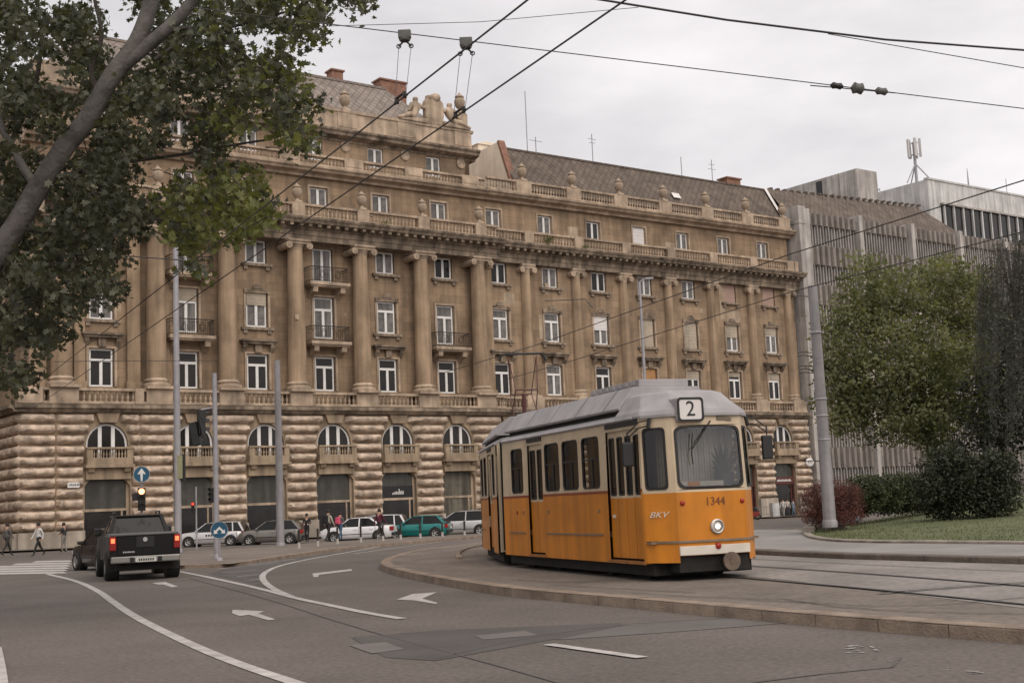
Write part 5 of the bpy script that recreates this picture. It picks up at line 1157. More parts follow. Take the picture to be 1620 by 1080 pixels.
# ---- black pickup truck seen from behind
TH = rad(90+22.3); tk = thing('pickup_truck', 'black double cab pickup truck with lit tail lights driving away', 'truck', (-11.55, 38.4, 0), TH, 'vehicles waiting at the crossing'); tk.scale = (1.04,)*3
W2 = .93; mb = MB()
mb.prism([(-2.45, .62), (-2.45, 1.22), (-.75, 1.24), (-.75, .55)], 'y', -W2, W2); mb.prism([(-.75, .5), (-.75, 1.26), (.95, 1.24), (2.2, 1.1), (2.42, .95), (2.42, .5)], 'y', -W2*.99, W2*.99); bd = mb.build('body', BLK_P, tk, bevel=.05)
g = MB(); wb_, wt_ = W2*.9, W2*.72
g.add([(-.82, -wb_, 1.22), (1.2, -wb_, 1.22), (.45, -wt_, 1.72), (-.6, -wt_, 1.72), (-.82, wb_, 1.22), (1.2, wb_, 1.22), (.45, wt_, 1.72), (-.6, wt_, 1.72)], [(0, 1, 2, 3), (7, 6, 5, 4), (0, 3, 7, 4), (1, 5, 6, 2), (3, 2, 6, 7)]); g.build('cab_glass', CGLASS, tk)
rf = MB(); rf.box(-.66, .5, -wt_*1.02, wt_*1.02, 1.70, 1.76); 
rf.build('cab_roof', BLK_P, tk, bevel=.03)
for sg in (-1, 1):
    for (xa, xb, wa) in ((-.80, -.60, .12), (.15, .1, .08), (1.17, .45, .09)): p = MB(); p.add([(xa-wa/2, sg*wb_*1.01, 1.22), (xa+wa/2, sg*wb_*1.01, 1.22), (xb+wa/2, sg*wt_*1.02, 1.72), (xb-wa/2, sg*wt_*1.02, 1.72), (xa-wa/2, sg*(wb_-.1), 1.22), (xa+wa/2, sg*(wb_-.1), 1.22), (xb+wa/2, sg*(wt_-.08), 1.72), (xb-wa/2, sg*(wt_-.08), 1.72)], [(0, 1, 2, 3), (4, 5, 6, 7), (0, 3, 7, 4), (1, 2, 6, 5)]); p.build('cab_pillar', BLK_P, tk)
    q = MB(); q.tube([(-.55, sg*.6, 1.84), (.4, sg*.6, 1.84)], .025, 6); [q.box(x-.03, x+.03, sg*.6-.02, sg*.6+.02, 1.74, 1.84) for x in (-.5, .35)]; q.build('roof_rail', BLACK, tk)
    t = MB(); t.box(-2.48, -2.38, sg*.84-.085, sg*.84+.085, .82, 1.2); tl = t.build('tail_light', RLAMP, tk, bevel=.02); t = MB(); t.box(-2.495, -2.48, sg*.84-.05, sg*.84+.05, 1.02, 1.14); t.build('brake_lamp', RLIT, tl)
    m = MB(); m.box(.75, .9, sg*1.0-.1, sg*1.0+.1, 1.2, 1.42); m.build('mirror', BLACK, tk, bevel=.04)
    for x in (-1.55, 1.6):
        k = MB(); k.cyl((x, sg*(W2-.3), .4), (x, sg*(W2+.012), .4), .47, 24); k.build('wheel_arch', BLACK, tk)
        wheel_objs(tk, x, sg*(W2-.04), .39, sg)
    f = MB(); f.box(-2.02, -2.0, sg*.8-.14, sg*.8+.14, .25, .6); f.build('mud_flap', RUBBER, tk)
    h = MB(); h.box(2.35, 2.44, sg*.7-.15, sg*.7+.15, .78, .96); h.build('headlight', CLAMP, tk, bevel=.02)
    d = MB(); [d.box(x-.006, x+.006, min(sg*(W2+.001), sg*(W2-.02)), max(sg*(W2+.001), sg*(W2-.02)), .55, 1.2) for x in (-.72, .12, 1.0)]; d.build('door_seams', RUBBER, tk)
mb = MB(); mb.box(-2.47, -2.452, -.72, .72, .68, 1.19); tg = mb.build('tailgate', BLK_P, tk, bevel=.015)
mb = MB(); mb.box(-2.482, -2.472, -.24, .24, .88, 1.17); mb.build('tailgate_handle', BLACK, tg, bevel=.01); mb = MB(); mb.cyl((-2.495, 0, 1.09), (-2.48, 0, 1.09), .06, 16); mb.build('emblem', RIM, tg)
mb = MB(); [mb.box(-2.478, -2.47, .28+.045*i, .31+.045*i, .75, .79) for i in range(7)]; mb.build('lettering', RIM, tg)
mb = MB(); mb.box(-2.5, -.85, -.88, .88, 1.2, 1.26); mb.build('bed_cover', mat('bed_cover_grey', (.12, .115, .11), .5, .2, 3), tk, bevel=.03)
CHR = mat('dull_chrome', (.30, .285, .27), .35, .15, 3, metal=.8)
mb = MB(); mb.box(-2.66, -2.45, -.9, .9, .48, .66); bpz = mb.build('rear_bumper', CHR, tk, bevel=.03); mb = MB(); mb.box(-2.675, -2.66, -.27, .27, .50, .62); mb.build('number_plate', PLATE, bpz); mb = MB(); [mb.box(-2.665, -2.655, s_*.36-.06, s_*.36+.06, .5, .63) for s_ in (-1, 1)]; mb.build('bumper_step', BLACK, bpz)
mb = MB(); [mb.box(-2.682, -2.675, -.2+.06*i, -.165+.06*i, .53, .59) for i in range(7)]; mb.build('plate_lettering', BLACK, bpz)
mb = MB(); mb.box(-2.3, 2.2, -.75, .75, .28, .55); mb.build('chassis', UNDER, tk)
# ============================================================ people
SKINC = mat('skin', (.42, .25, .18), .6, .1, 6); HAIR = mat('dark_hair', (.025, .018, .014), .7, .2, 9); SHOE = mat('dark_shoes', (.02, .018, .017), .6, .1, 6)
def cloth(n, c): return mat(n, c, .85, .2, 6)
def person(label, P0, heading, h=1.65, top=None, pants=None, stride=.28, sleeve=True, bend=.0, arms='swing', hair=HAIR, group=None):
    """standing or walking figure, facing +x before rotation"""
    k = h/1.75; j = {}
    def J(n, x, y, z, r): j[n] = (x*k, y*k, z*k, r*k if not isinstance(r, tuple) else (r[0]*k, r[1]*k))
    s_ = stride
    J('pel', 0, 0, .95, (.15, .12)); J('waist', .0, 0, 1.1, (.14, .11)); J('chest', .01, 0, 1.3, (.165, .12)); J('neck', 0, 0, 1.47, .055); J('hd0', .02, 0, 1.56, .075); J('hd1', .03, 0, 1.66, .098)
    J('nose', .125, 0, 1.62, .02)
    for n, sg, f in (('l', 1, 1), ('r', -1, -1)):
        J('hip'+n, 0, sg*.09, .9, .1); J('kn'+n, f*s_*.55+.03, sg*.09, .5, .065); J('an'+n, f*s_-(.08 if f < 0 else 0), sg*.09, .09+(.06 if f < 0 and s_ > .1 else 0), .042); J('toe'+n, f*s_+.15-(.08 if f < 0 else 0), sg*.1, .035+(.0 if f > 0 else .02 if s_ > .1 else 0), .035)
        J('sh'+n, 0, sg*.19, 1.41, .06)
        if arms == 'swing': e = (-f*s_*.35, .24, 1.14); w_ = (-f*s_*.5+.1, .25, .9)
        elif arms == 'front': e = (.04, .23, 1.14); w_ = (.25, .12, 1.12)
        else: e = (-.02, .24, 1.14); w_ = (.03, .25, .88)
        J('el'+n, e[0], sg*e[1], e[2], .042); J('wr'+n, w_[0], sg*w_[1], w_[2], .03); J('ha'+n, w_[0]+.05, sg*w_[1], w_[2]-.09, (.035, .02)); J('th'+n, w_[0]+.07, sg*(w_[1]-.04), w_[2]-.05, .012)
    A = 1 if sleeve else 0
    e = [('pel', 'waist', 1), ('waist', 'chest', 1), ('chest', 'neck', 0), ('neck', 'hd0', 0), ('hd0', 'hd1', 0), ('hd0', 'nose', 0)]
    for n in 'lr': e += [('pel', 'hip'+n, 2), ('hip'+n, 'kn'+n, 2), ('kn'+n, 'an'+n, 2), ('an'+n, 'toe'+n, 3), ('chest', 'sh'+n, 1), ('sh'+n, 'el'+n, 1), ('el'+n, 'wr'+n, A), ('wr'+n, 'ha'+n, 0), ('wr'+n, 'th'+n, 0)]
    o = ob('person', skin_mesh('person', j, e, [SKINC, top, pants, SHOE], 2), None, P0, heading); tag(o, label, 'person', group)
    hm = MB(); hm.lathe([(.02, .115), (.07, .095), (.105, .04), (.108, -.02), (.09, -.1)], 12, (0, 0, 0)); hb = hm.build('hair', hair, o, (.012*k, 0, 1.665*k), smooth_=60); hb.scale = (k, k*.95, k); hb.rotation_euler.y = rad(-18)
    return o
G1 = 'pedestrians by the parked cars'; G2 = 'pedestrians at the left street corner'; G3 = 'people outside the cafe'
def pp(x, y, dz=.125): P = gpt(x, y, dz); return P
hdl = hd0            # towards the left along the facade
person('walker in dark jacket at the far left edge of the picture', pp(11, 879), hdl+pi, 1.66, cloth('grey_jacket', (.10, .095, .09)), cloth('dark_trousers', (.03, .028, .027)), .3, group=G2)
person('walker in white top and black trousers left of the black pickup', pp(61, 879.5), hdl, 1.62, cloth('white_top', (.55, .53, .51)), cloth('black_trousers', (.018, .017, .017)), .34, group=G2)
person('person in dark vest and grey trousers standing against the plinth', pp(101, 873), hdl-1.3, 1.6, cloth('dark_vest', (.035, .033, .032)), cloth('khaki_trousers', (.22, .2, .17)), .04, sleeve=False, arms='front', group=G2)
w1 = person('person in black standing beside the grey hatchback', pp(486, 857), hdl+.6, 1.62, cloth('black_coat', (.02, .019, .02)), cloth('black_jeans', (.02, .02, .022)), .1, arms='front', group=G1)
w2 = person('walker in a pale jacket with a dark backpack by the white saloon', pp(520, 857), hdl+pi, 1.75, cloth('pale_jacket', (.42, .37, .31)), cloth('black_slacks', (.022, .02, .02)), .22, group=G1)
w3 = person('walker in blue jeans with a bright pink backpack', pp(539, 855), hdl+pi, 1.62, cloth('grey_pullover', (.12, .11, .12)), cloth('blue_jeans', (.06, .10, .16)), .2, group=G1)
w4 = person('striding walker in maroon top and dark trousers before the white saloon', pp(601, 853), hdl+pi, 1.7, cloth('maroon_top', (.10, .02, .035)), cloth('dark_skirt', (.025, .022, .024)), .42, group=G1)
def backpack(label, P0, heading, h, c, group=None):
    t = thing('backpack', label, 'backpack', P0, heading, group); k = h/1.75; mb = MB(); mb.box(-.30*k, -.12*k, -.15*k, .15*k, 1.02*k, 1.46*k); b = mb.build('bag', cloth('backpack_cloth', c), t, bevel=.05)
    m = MB(); m.box(-.34*k, -.30*k, -.11*k, .11*k, 1.06*k, 1.26*k); m.build('front_pocket', b.data.materials[0], t, bevel=.02)
    for sg in (-1, 1): m = MB(); m.tube([(-.14*k, sg*.1*k, 1.44*k), (.02*k, sg*.12*k, 1.47*k), (.13*k, sg*.12*k, 1.32*k), (.0*k, sg*.15*k, 1.12*k), (-.14*k, sg*.12*k, 1.06*k)], .014, 5); m.build('strap', b.data.materials[0], t)
backpack('black backpack worn by the walker in the pale jacket', w2.location, hdl+pi, 1.75, (.018, .017, .02)); backpack('bright pink backpack on the walker in blue jeans', w3.location, hdl+pi, 1.62, (.62, .09, .16))
for i, (x, lab, tc_, pc, h) in enumerate(((1240, 'person in white with a carrier bag outside the cafe railing', (.55, .52, .5), (.3, .27, .24), 1.72), (1247, 'middle person in pale clothes outside the cafe', (.45, .40, .36), (.05, .05, .06), 1.7), (1256, 'person in blue trousers nearest the reddish bush', (.16, .2, .24), (.10, .17, .22), 1.62))):
    person(lab, pp(x, 817.5-.4*i), hdl+.7*i, h, cloth('top', tc_), cloth('legwear', pc), .08, group=G3)
# ============================================================ poles, signs and signals
def tapered(name, label, base, top_z, r0, r1, m=CPOLE, cat='pole', seg=6, group=None, n=14):
    t = thing(name, label, cat, base, 0, group); mb = MB(); H_ = top_z-base.z; mb.tube([(0, 0, -.1)]+[(0, 0, H_*i/seg) for i in range(1, seg+1)], [r0]+[r0+(r1-r0)*i/seg for i in range(1, seg+1)], n); mb.build('shaft', m, t, smooth_=50)
    mb = MB(); mb.lathe([(r0*1.18, -.1), (r0*1.18, .1), (r0*1.0, .16)], n); mb.build('foot', m, t, smooth_=40); return t
def topz(base, y, x): 
    d = ray(x, y); return CAM.z+d.z*(base.y/d.y)
b = gpt(282, 873, .12); PL1 = tapered('light_pole', 'tall slim grey pole rising to the tree foliage left of the arched windows', b, topz(b, 372, 279), .17, .12, STEEL)
mb = MB(); mb.box(.02, .26, -.16, .1, 4.0-.6, 4.5); mb.build('signal_back_panel', mat('yellow_green_panel', (.24, .23, .13), .6, .2, 4), PL1, bevel=.02); mb = MB(); mb.box(.1, .36, -.05, .12, 3.3, 4.55); mb.build('signal_side', BLACK, PL1, bevel=.03)
b2 = gpt(343, 883, .12); PL2 = tapered('signal_pole', 'shorter slim grey pole carrying a cluster of traffic lights', b2, topz(b2, 590, 342), .11, .085, STEEL)
b3 = gpt(444, 863, .12); PL3 = tapered('catenary_pole', 'thick grey pole standing on the pavement before the grey hatchback', b3, topz(b3, 570, 437), .2, .15)
b4 = at_Y(1033, 830, 84); b4.z = gz(b4.x, b4.y); PL4 = tapered('street_lamp', 'slim grey street lamp rising behind the tram roof', b4, topz(b4, 446, 1012), .13, .08, STEEL, 'street lamp')
zt = topz(b4, 446, 1012)-b4.z; mb = MB(); mb.tube([(0, 0, zt-.1), (.15, 0, zt+.12), (.6, 0, zt+.2)], .05, 6); hd_ = mb.build('arm', STEEL, PL4); mb = MB(); mb.box(.4, .95, -.12, .12, zt+.14, zt+.28); mb.build('lamp_head', STEEL, PL4, bevel=.04)
b5 = at_Y(1313, 829, 44.5); PL5 = tapered('catenary_pole', 'thick tapered grey pole standing on the lawn before the reddish bush', b5, topz(b5, 452, 1290), .225, .165)
for zz in (.35, .45, .52, .8):
    H_ = (topz(b5, 452, 1290)-b5.z)*zz; mb = MB(); mb.lathe([(.215, -.03), (.225, 0), (.215, .03)], 14, (0, 0, H_)); mb.build('band', STEEL, PL5)
def bracket_wires(p, z, n_):
    mb = MB(); [mb.tube([(-.2, 0, z+.12*i), (-.5-.1*i, -.1, z+.12*i+.03), (-.75, -.15, z+.1*i)], .018, 5) for i in range(n_)]; mb.build('insulator_bracket', IRON, p)
bracket_wires(PL5, 5.9, 2); bracket_wires(PL5, 5.3, 3); bracket_wires(PL5, 2.2, 1)
def signal(name, label, P0, rz, lens, h3=True, group='traffic signals', lit=None, post=None):
    t = thing(name, label, 'traffic light', P0, rz, group)
    mb = MB(); mb.box(-.15, .15, -.12, .12, -.9, 0); t_ = mb.build('housing', BLACK, t, bevel=.03)
    for i in range(3):
        m = MB(); m.lathe([(.11, 0), (.115, -.01)], 14); d = m.build('lens', lens if lit == i else mat('unlit_lens', (.02, .015, .012), .3, .1, 3) if 'unlit_lens' not in bpy.data.materials else bpy.data.materials['unlit_lens'], t_, (0, -.125, -.15-.3*i)); d.rotation_euler.x = pi/2
        v = MB(); v.lathe([(.125, 0), (.13, .16)], 12, a0=pi*.0, a1=pi); vo = v.build('visor', BLACK, t_, (0, -.12, -.15-.3*i)); vo.rotation_euler.x = pi/2
    if post: m = MB(); m.tube([(0, .12, -post), (0, .12, .65)], .05, 8); m.build('post', STEEL, t)
    return t
REDL = emat('red_signal_lens', (1, .30, .12), 4.5); REDP = emat('red_walk_lens', (1, .05, .03), 1.6)
P_ = at_Y(224, 771, 50); face = math.atan2(-P_.x, P_.y)*-1
s1 = signal('traffic_light', 'traffic light showing red beneath a blue arrow sign above the pickup', P_, math.atan2(P_.x, P_.y)*-1*1.0 if False else math.atan2(-P_.x, P_.y), REDL, lit=0, post=P_.z-.0)
sgl = MB(); sgl.box(-.36, -.15, -.05, .05, -.5, -.22); sgl.build('side_bracket', BLACK, s1)
def disc_sign(name, label, P0, rz, r, shape, post=None):
    t = thing(name, label, 'sign', P0, rz, 'blue direction signs'); mb = MB(); mb.lathe([(.01, -.012), (r, -.012), (r, .012), (.01, .012)], 28); d = mb.build('disc', BLUE, t, smooth_=30); d.rotation_euler.x = pi/2
    rg = MB(); rg.lathe([(r*.97, .013), (r*1.0, .016), (r*1.03, .013), (r*1.03, -.013)], 28, cap=False); q = rg.build('rim', CONC, t); q.rotation_euler.x = pi/2
    for P in shape: m = MB(); m.prism([(x*r, z*r) for x, z in P], 'y', -.02, -.014); m.build('arrow', SIGNW, t)
    if post: m = MB(); m.tube([(0, .05, -post), (0, .05, r*.8)], .035, 8); m.build('post', STEEL, t); m = MB(); m.lathe([(.12, 0), (.1, .06), (.05, .1)], 10, (0, .05, -post)); m.build('foot', STEEL, t)
    return t
UP = [(-.1, -.85), (.1, -.85), (.16, .1), (.42, .0), (.5, .06), (.06, .72), (0, .75), (-.06, .72), (-.5, .06), (-.42, 0), (-.16, .1)]
P_ = at_Y(224, 750, 50); disc_sign('blue_arrow_sign', 'round blue sign with white upward arrow above the red traffic light', P_, math.atan2(-P_.x, P_.y), .31, [UP])
b6 = gpt(346, 886, .12); P_ = at_Y(347, 838, b6.y); VA = [(0, .42), (.48, -.06), (.62, .08), (.66, -.42), (.16, -.38), (.32, -.22), (0, .1), (-.32, -.22), (-.16, -.38), (-.66, -.42), (-.62, .08), (-.48, -.06)]
disc_sign('blue_arrow_sign', 'round blue sign with split white arrows on a post before the silver estate', P_, math.atan2(-P_.x, P_.y), .30, [VA], post=P_.z-b6.z)
P_ = at_Y(318, 648, b2.y); rz_ = math.atan2(-P_.x, P_.y)
s2_ = signal('traffic_light', 'dark traffic light turned sideways high on the signal pole', P_, rz_+1.9, REDL); s2_.scale = (1.05,)*3
m = MB(); m.tube([P_-P_, (.55, .1, .1)], .035, 6); a_ = m.build('mounting_arm', STEEL, s2_); a_.rotation_euler.z = -1.9
P_ = at_Y(306, 668, b2.y); s3_ = signal('traffic_light', 'second dark traffic light tilted in the cluster before the arched window', P_, rz_+2.6, REDL); s3_.rotation_euler.y = rad(12)
m = MB(); m.box(-.4, -.36, -.02, .2, -1.0, .1); m.build('backing_board', BLACK, s3_)
P_ = at_Y(335, 771, b2.y); signal('traffic_light', 'small pedestrian signal on the left side of the signal pole', P_, rz_-.5, REDL).scale = (.62,)*3
P_ = at_Y(305, 794, 58); s5 = signal('pedestrian_signal', 'small pedestrian signal glowing red in front of the second shop window', P_, rz_, REDP, lit=0, group='traffic signals'); s5.scale = (.5,)*3
m = MB(); m.tube([(.3, .1, -(P_.z-.2)/.5), (.3, .1, 1.4)], .07, 8); m.build('post', STEEL, s5)
# bollards
bo = None
bpx = [(473, 867), (503, 863.5), (534, 860), (571, 857.5), (606, 855), (634, 853), (665, 851), (700, 848.5), (735, 846)]
for i, (x, y) in enumerate(bpx):
    P_ = gpt(x, y, .12)
    if bo is None:
        bo = thing('bollard', '', 'bollard', P_, 0, 'bollards along the pavement kerb')
        mb = MB(); mb.lathe([(.07, 0), (.07, .26)], 10); mb.build('white_base', CONC, bo, smooth_=40); mb = MB(); mb.lathe([(.05, .26), (.05, .72), (.06, .74), (.055, .8), (.02, .83)], 10); mb.build('post', IRON, bo, smooth_=40); o = bo
    else: o = copy_tree(bo)
    o.location = P_; o['label'] = ('leftmost dark bollard with white base beside the grey hatchback', 'second bollard from the left on the pavement kerb', 'bollard right beside the walker with the pink backpack', 'bollard before the front door of the white saloon', 'bollard beside the striding walker in maroon', 'bollard before the white estate tail light', 'bollard before the teal hatchback', 'bollard before the silver crossover front', 'rightmost bollard next to the tram')[i]
# cafe railing and scooter
q0, q1 = gpt(1196, 818, .13), gpt(1236, 817, .13); rl = thing('cafe_railing', 'low grey metal railing on the pavement outside the cafe', 'railing', q0, math.atan2((q1-q0).y, (q1-q0).x)); L_ = (q1-q0).length
mb = MB(); [mb.tube([(0, 0, z), (L_, 0, z)], .025, 5) for z in (.25, 1.0)]; [mb.tube([(L_*i/16, 0, .0 if i % 4 == 0 else .25), (L_*i/16, 0, 1.0)], .016, 4) for i in range(17)]; mb.build('bars', STEEL, rl)
q2 = gpt(1226, 817.5, .13); mb = MB(); mb.box(-.5, .5, -.2, .2, 0, 1.35); bx = tag(mb.build('utility_cabinet', CONC, None, q2, bevel=.03), 'pale grey utility cabinet against the pier beside the cafe door', 'cabinet'); bx.rotation_euler.z = FA; mb = MB(); mb.box(-.45, .45, -.215, -.2, .1, 1.25); mb.build('cabinet_door', CONCW, bx)
q3 = gpt(1188, 822, 0); sc = thing('scooter', 'dark motor scooter parked at the kerb right beside the tram', 'scooter', q3, FA+2.2)
for x in (-.62, .62): mb = MB(); mb.tube([(x+.25*cos(a*pi/8), 0, .28+.25*sin(a*pi/8)) for a in range(17)], .06, 6); mb.build('wheel', RUBBER, sc)
mb = MB(); mb.prism([(-.85, .5), (-.8, .75), (-.1, .72), (.1, .4), (.35, .35), (.5, .95), (.58, .95), (.62, .3), (-.2, .25), (-.6, .3)], 'y', -.16, .16); mb.build('body', mat('red_scooter_paint', (.22, .03, .025), .4, .1, 3), sc, bevel=.04)
mb = MB(); mb.box(-.8, -.1, -.15, .15, .74, .84); mb.build('seat', BLACK, sc, bevel=.03); mb = MB(); mb.tube([(.5, -.32, 1.05), (.52, 0, 1.0), (.5, .32, 1.05)], .02, 5); mb.tube([(.6, 0, .5), (.52, 0, 1.0)], .025, 5); mb.build('handlebar', BLACK, sc); mb = MB(); mb.lathe([(.02, .3), (.18, .25), (.2, .1), (.17, 0)], 10, (-.45, 0, .84)); mb.build('top_box', BLACK, sc)
# ============================================================ overhead wires
WIREM = mat('dark_wire', (.04, .036, .034), .6, .1, 4)
def wire(name, label, pts, r, sag=0, group='overhead tram wires'):
    P = [Vector(p) for p in pts]
    if sag and len(P) == 2: P = [P[0].lerp(P[1], t/12)-Vector((0, 0, sag*4*(t/12)*(1-t/12))) for t in range(13)]
    return tag(MB().tube(P, r, 5).build(name, WIREM), label, 'wire', group)
def ext(a, b, t): return a+(b-a)*t
ZC = 5.7
A1, A2 = at_z(835, 0, ZC), at_z(190, 505, ZC); B1, B2 = at_z(990, 0, ZC), at_z(187, 553, ZC)
wire('contact_wire', 'upper of two contact wires running diagonally from tree to sky top', [ext(A1, A2, -.6), ext(A1, A2, 1.9)], .009); wire('contact_wire', 'lower of two contact wires running diagonally past the sculpture group', [ext(B1, B2, -.6), ext(B1, B2, 1.8)], .009)
h1, h2 = at_z(634, 158, ZC), at_z(727, 181, ZC)
zsp = ZC+.55; s_a = at_Y(500, 36, 11.6); 
def on_span(x): return at_Y(x, 36+(x-500)*(172-36)/1120., 11.7+(x-500)/1120*.9)
wire('span_wire', 'span wire crossing the sky with two insulated hangers', [on_span(300), on_span(640), on_span(737), on_span(1313), on_span(1437), on_span(3000)], .0055)
HB = mat('hanger_insulator', (.10, .098, .09), .6, .3, 20)
for i, (x, hp) in enumerate(((640, h1), (737, h2))):
    c = on_span(x); t = thing('wire_hanger', ('left hanger clamp on the span wire over the large chimney', 'right hanger clamp on the span wire over the sculpture group')[i], 'wire hanger', c, 0, 'overhead wire hangers')
    mb = MB(); mb.box(-.062, .062, -.03, .03, -.05, .03); mb.lathe([(.05, -.08), (.06, -.06), (.03, -.045)], 10); mb.build('clamp', HB, t, bevel=.008)
    d = hp-c; n1 = Vector((-.06, 0, -.13)); n2 = Vector((.06, 0, -.13)); mb = MB(); mb.tube([n1, (0, 0, -.07), n2], .011, 5); [mb.tube([n_+Vector((.02*cos(a*pi/4), 0, .02*sin(a*pi/4))) for a in range(9)], .006, 4) for n_ in (n1, n2)]; mb.build('yoke', IRON, t)
    dr = (A2-A1).normalized(); e1, e2 = d+dr*.16, d-dr*.16; mb = MB(); mb.tube([n1, d+dr*.14+Vector((0, 0, .03))], .003, 4); mb.tube([n2, d-dr*.14+Vector((0, 0, .03))], .003, 4); mb.build('droppers', STEEL, t)
    mb = MB(); mb.tube([e1, d+dr*.08+Vector((0, 0, .045)), d-dr*.08+Vector((0, 0, .045)), e2], .014, 5); [mb.box(v.x-.02, v.x+.02, v.y-.02, v.y+.02, v.z-.01, v.z+.05) for v in (d+dr*.1, d-dr*.1)]; mb.build('wire_clip', IRON, t)
c = on_span(1357); t = thing('strain_insulator', 'row of pale strain insulators on the span wire at upper right', 'insulator', c); dv = (on_span(1437)-on_span(1313)).normalized()
for q, r_, m in ((-.22, .035, BLACK), (0, .06, HB), (.25, .04, HB)): v = dv*q; o = MB().lathe([(.2*r_, -.07), (r_, -.04), (r_*.8, 0), (r_, .04), (.2*r_, .07)], 12).build('insulator', m, t, v, smooth_=50); o.rotation_euler = dv.to_track_quat('Z', 'Y').to_euler()
MB().tube([dv*-.5+Vector((0, 0, -.03)), dv*-.25+Vector((0, 0, -.02)), dv*.4], .006, 4).build('tail_wire', IRON, t)
wire('feeder_cable', 'thick sagging cable across the top right of the sky', [at_Y(925, -4, 12), at_Y(1150, 32, 12.2), at_Y(1400, 63, 12.6), at_Y(1650, 82, 13), at_Y(2000, 95, 13.6), at_Y(3400, 110, 15)], .012)
wire('support_wire', 'thin wire branching below the thick cable at upper right', [at_Y(1310, 54, 12.5), at_Y(1650, 113, 12.6), at_Y(3000, 330, 13)], .005); wire('support_wire', 'faint thin wire near the top edge right of the tree', [at_Y(505, 42, 14), at_Y(760, 35, 14), at_Y(1010, 12, 14)], .004)
hp = s2.matrix_world if False else None
C1 = [at_z(3000, -160, ZC), at_z(1750, 243, ZC), at_z(1620, 285, ZC), at_z(1250, 402, ZC), at_z(850, 545, ZC), at_z(700, 590, ZC)]; wire('contact_wire', 'upper right contact wire descending in front of the office block to the tram', C1, .010)
C2 = [at_z(3000, 40, ZC), at_z(1750, 335, ZC), at_z(1620, 366, ZC), at_z(1250, 462, ZC), at_z(900, 572, ZC), at_z(800, 600, ZC)]; wire('contact_wire', 'lower right contact wire passing before the right tree to the facade', C2, .010)
wire('support_wire', 'short wire between the tall left pole and the tree', [at_Y(200, 405, 57), at_Y(281, 411, 57), at_Y(340, 424, 57)], .03); wire('support_wire', 'thin wire crossing the piano nobile windows at left', [at_Y(85, 572, 45), at_Y(150, 571, 45), at_Y(345, 570, 45)], .012)
wire('support_wire', 'wire from the lawn pole to the building end', [at_Y(1288, 470, 44.5), at_Y(1255, 467, 60), fpos(56.9, .5, 18)], .02); wire('support_wire', 'bent bracket wire above the street lamp before the facade', [at_Y(862, 476, 60), at_Y(925, 473, 60), at_Y(938, 487, 60)], .02)
# ============================================================ vegetation
def leafmat(name, c1, c2, tr=.35, scale=2.):
    m = bpy.data.materials.new(name); m.use_nodes = True; t = m.node_tree; b = t.nodes['Principled BSDF']; o = t.nodes['Material Output']
    b.inputs['Roughness'].default_value = .55; b.inputs['Specular IOR Level'].default_value = .35
    gi = N(t, 'ShaderNodeTexCoord'); nz = N(t, 'ShaderNodeTexNoise'); nz.inputs['Scale'].default_value = scale; nz.inputs['Detail'].default_value = 4
    t.links.new(gi.outputs['Object'], nz.inputs['Vector']); rp = N(t, 'ShaderNodeValToRGB'); rp.color_ramp.elements[0].position = .38; rp.color_ramp.elements[1].position = .62
    rp.color_ramp.elements[0].color = tuple(c1)+(1,); rp.color_ramp.elements[1].color = tuple(c2)+(1,); t.links.new(nz.outputs['Fac'], rp.inputs[0]); t.links.new(rp.outputs[0], b.inputs['Base Color'])
    tl = N(t, 'ShaderNodeBsdfTranslucent'); hs = N(t, 'ShaderNodeMixRGB', blend_type='MULTIPLY'); hs.inputs[0].default_value = 1; hs.inputs[2].default_value = (1.3, 1.35, .6, 1)
    t.links.new(rp.outputs[0], hs.inputs[1]); t.links.new(hs.outputs[0], tl.inputs[0]); mx = N(t, 'ShaderNodeMixShader'); mx.inputs[0].default_value = tr
    t.links.new(b.outputs[0], mx.inputs[1]); t.links.new(tl.outputs[0], mx.inputs[2]); t.links.new(mx.outputs[0], o.inputs[0]); return m
LOBED = [(0, -.5), (.16, -.32), (.5, -.28), (.3, -.02), (.42, .25), (.14, .16), (0, .55), (-.14, .16), (-.42, .25), (-.3, -.02), (-.5, -.28), (-.16, -.32)]
OVAL = [(0, -.5), (.22, -.2), (.25, .12), (0, .5), (-.25, .12), (-.22, -.2)]
NARROW = [(0, -.5), (.09, -.1), (0, .5), (-.09, -.1)]
def leaves(mb, shape, spots, size, rg, droop=.4):
    for p in spots:
        s_ = size*rg.uniform(.7, 1.25)
        n_ = Vector((rg.gauss(0, 1), rg.gauss(0, 1), rg.gauss(.7, .8))).normalized(); u = n_.cross(Vector((rg.gauss(0, 1), rg.gauss(0, 1), rg.gauss(0, 1)))).normalized(); v = n_.cross(u)
        f = rg.uniform(.05, .3)
        mb.add([p+(u*x+v*y+n_*(abs(x)*f-y*y*f*.6))*s_ for x, y in shape], [tuple(range(len(shape)))])
def inside(P, poly):
    x, y = P; c = False; j = len(poly)-1
    for i in range(len(poly)):
        if (poly[i][1] > y) != (poly[j][1] > y) and x < (poly[j][0]-poly[i][0])*(y-poly[i][1])/(poly[j][1]-poly[i][1])+poly[i][0]: c = not c
        j = i
    return c
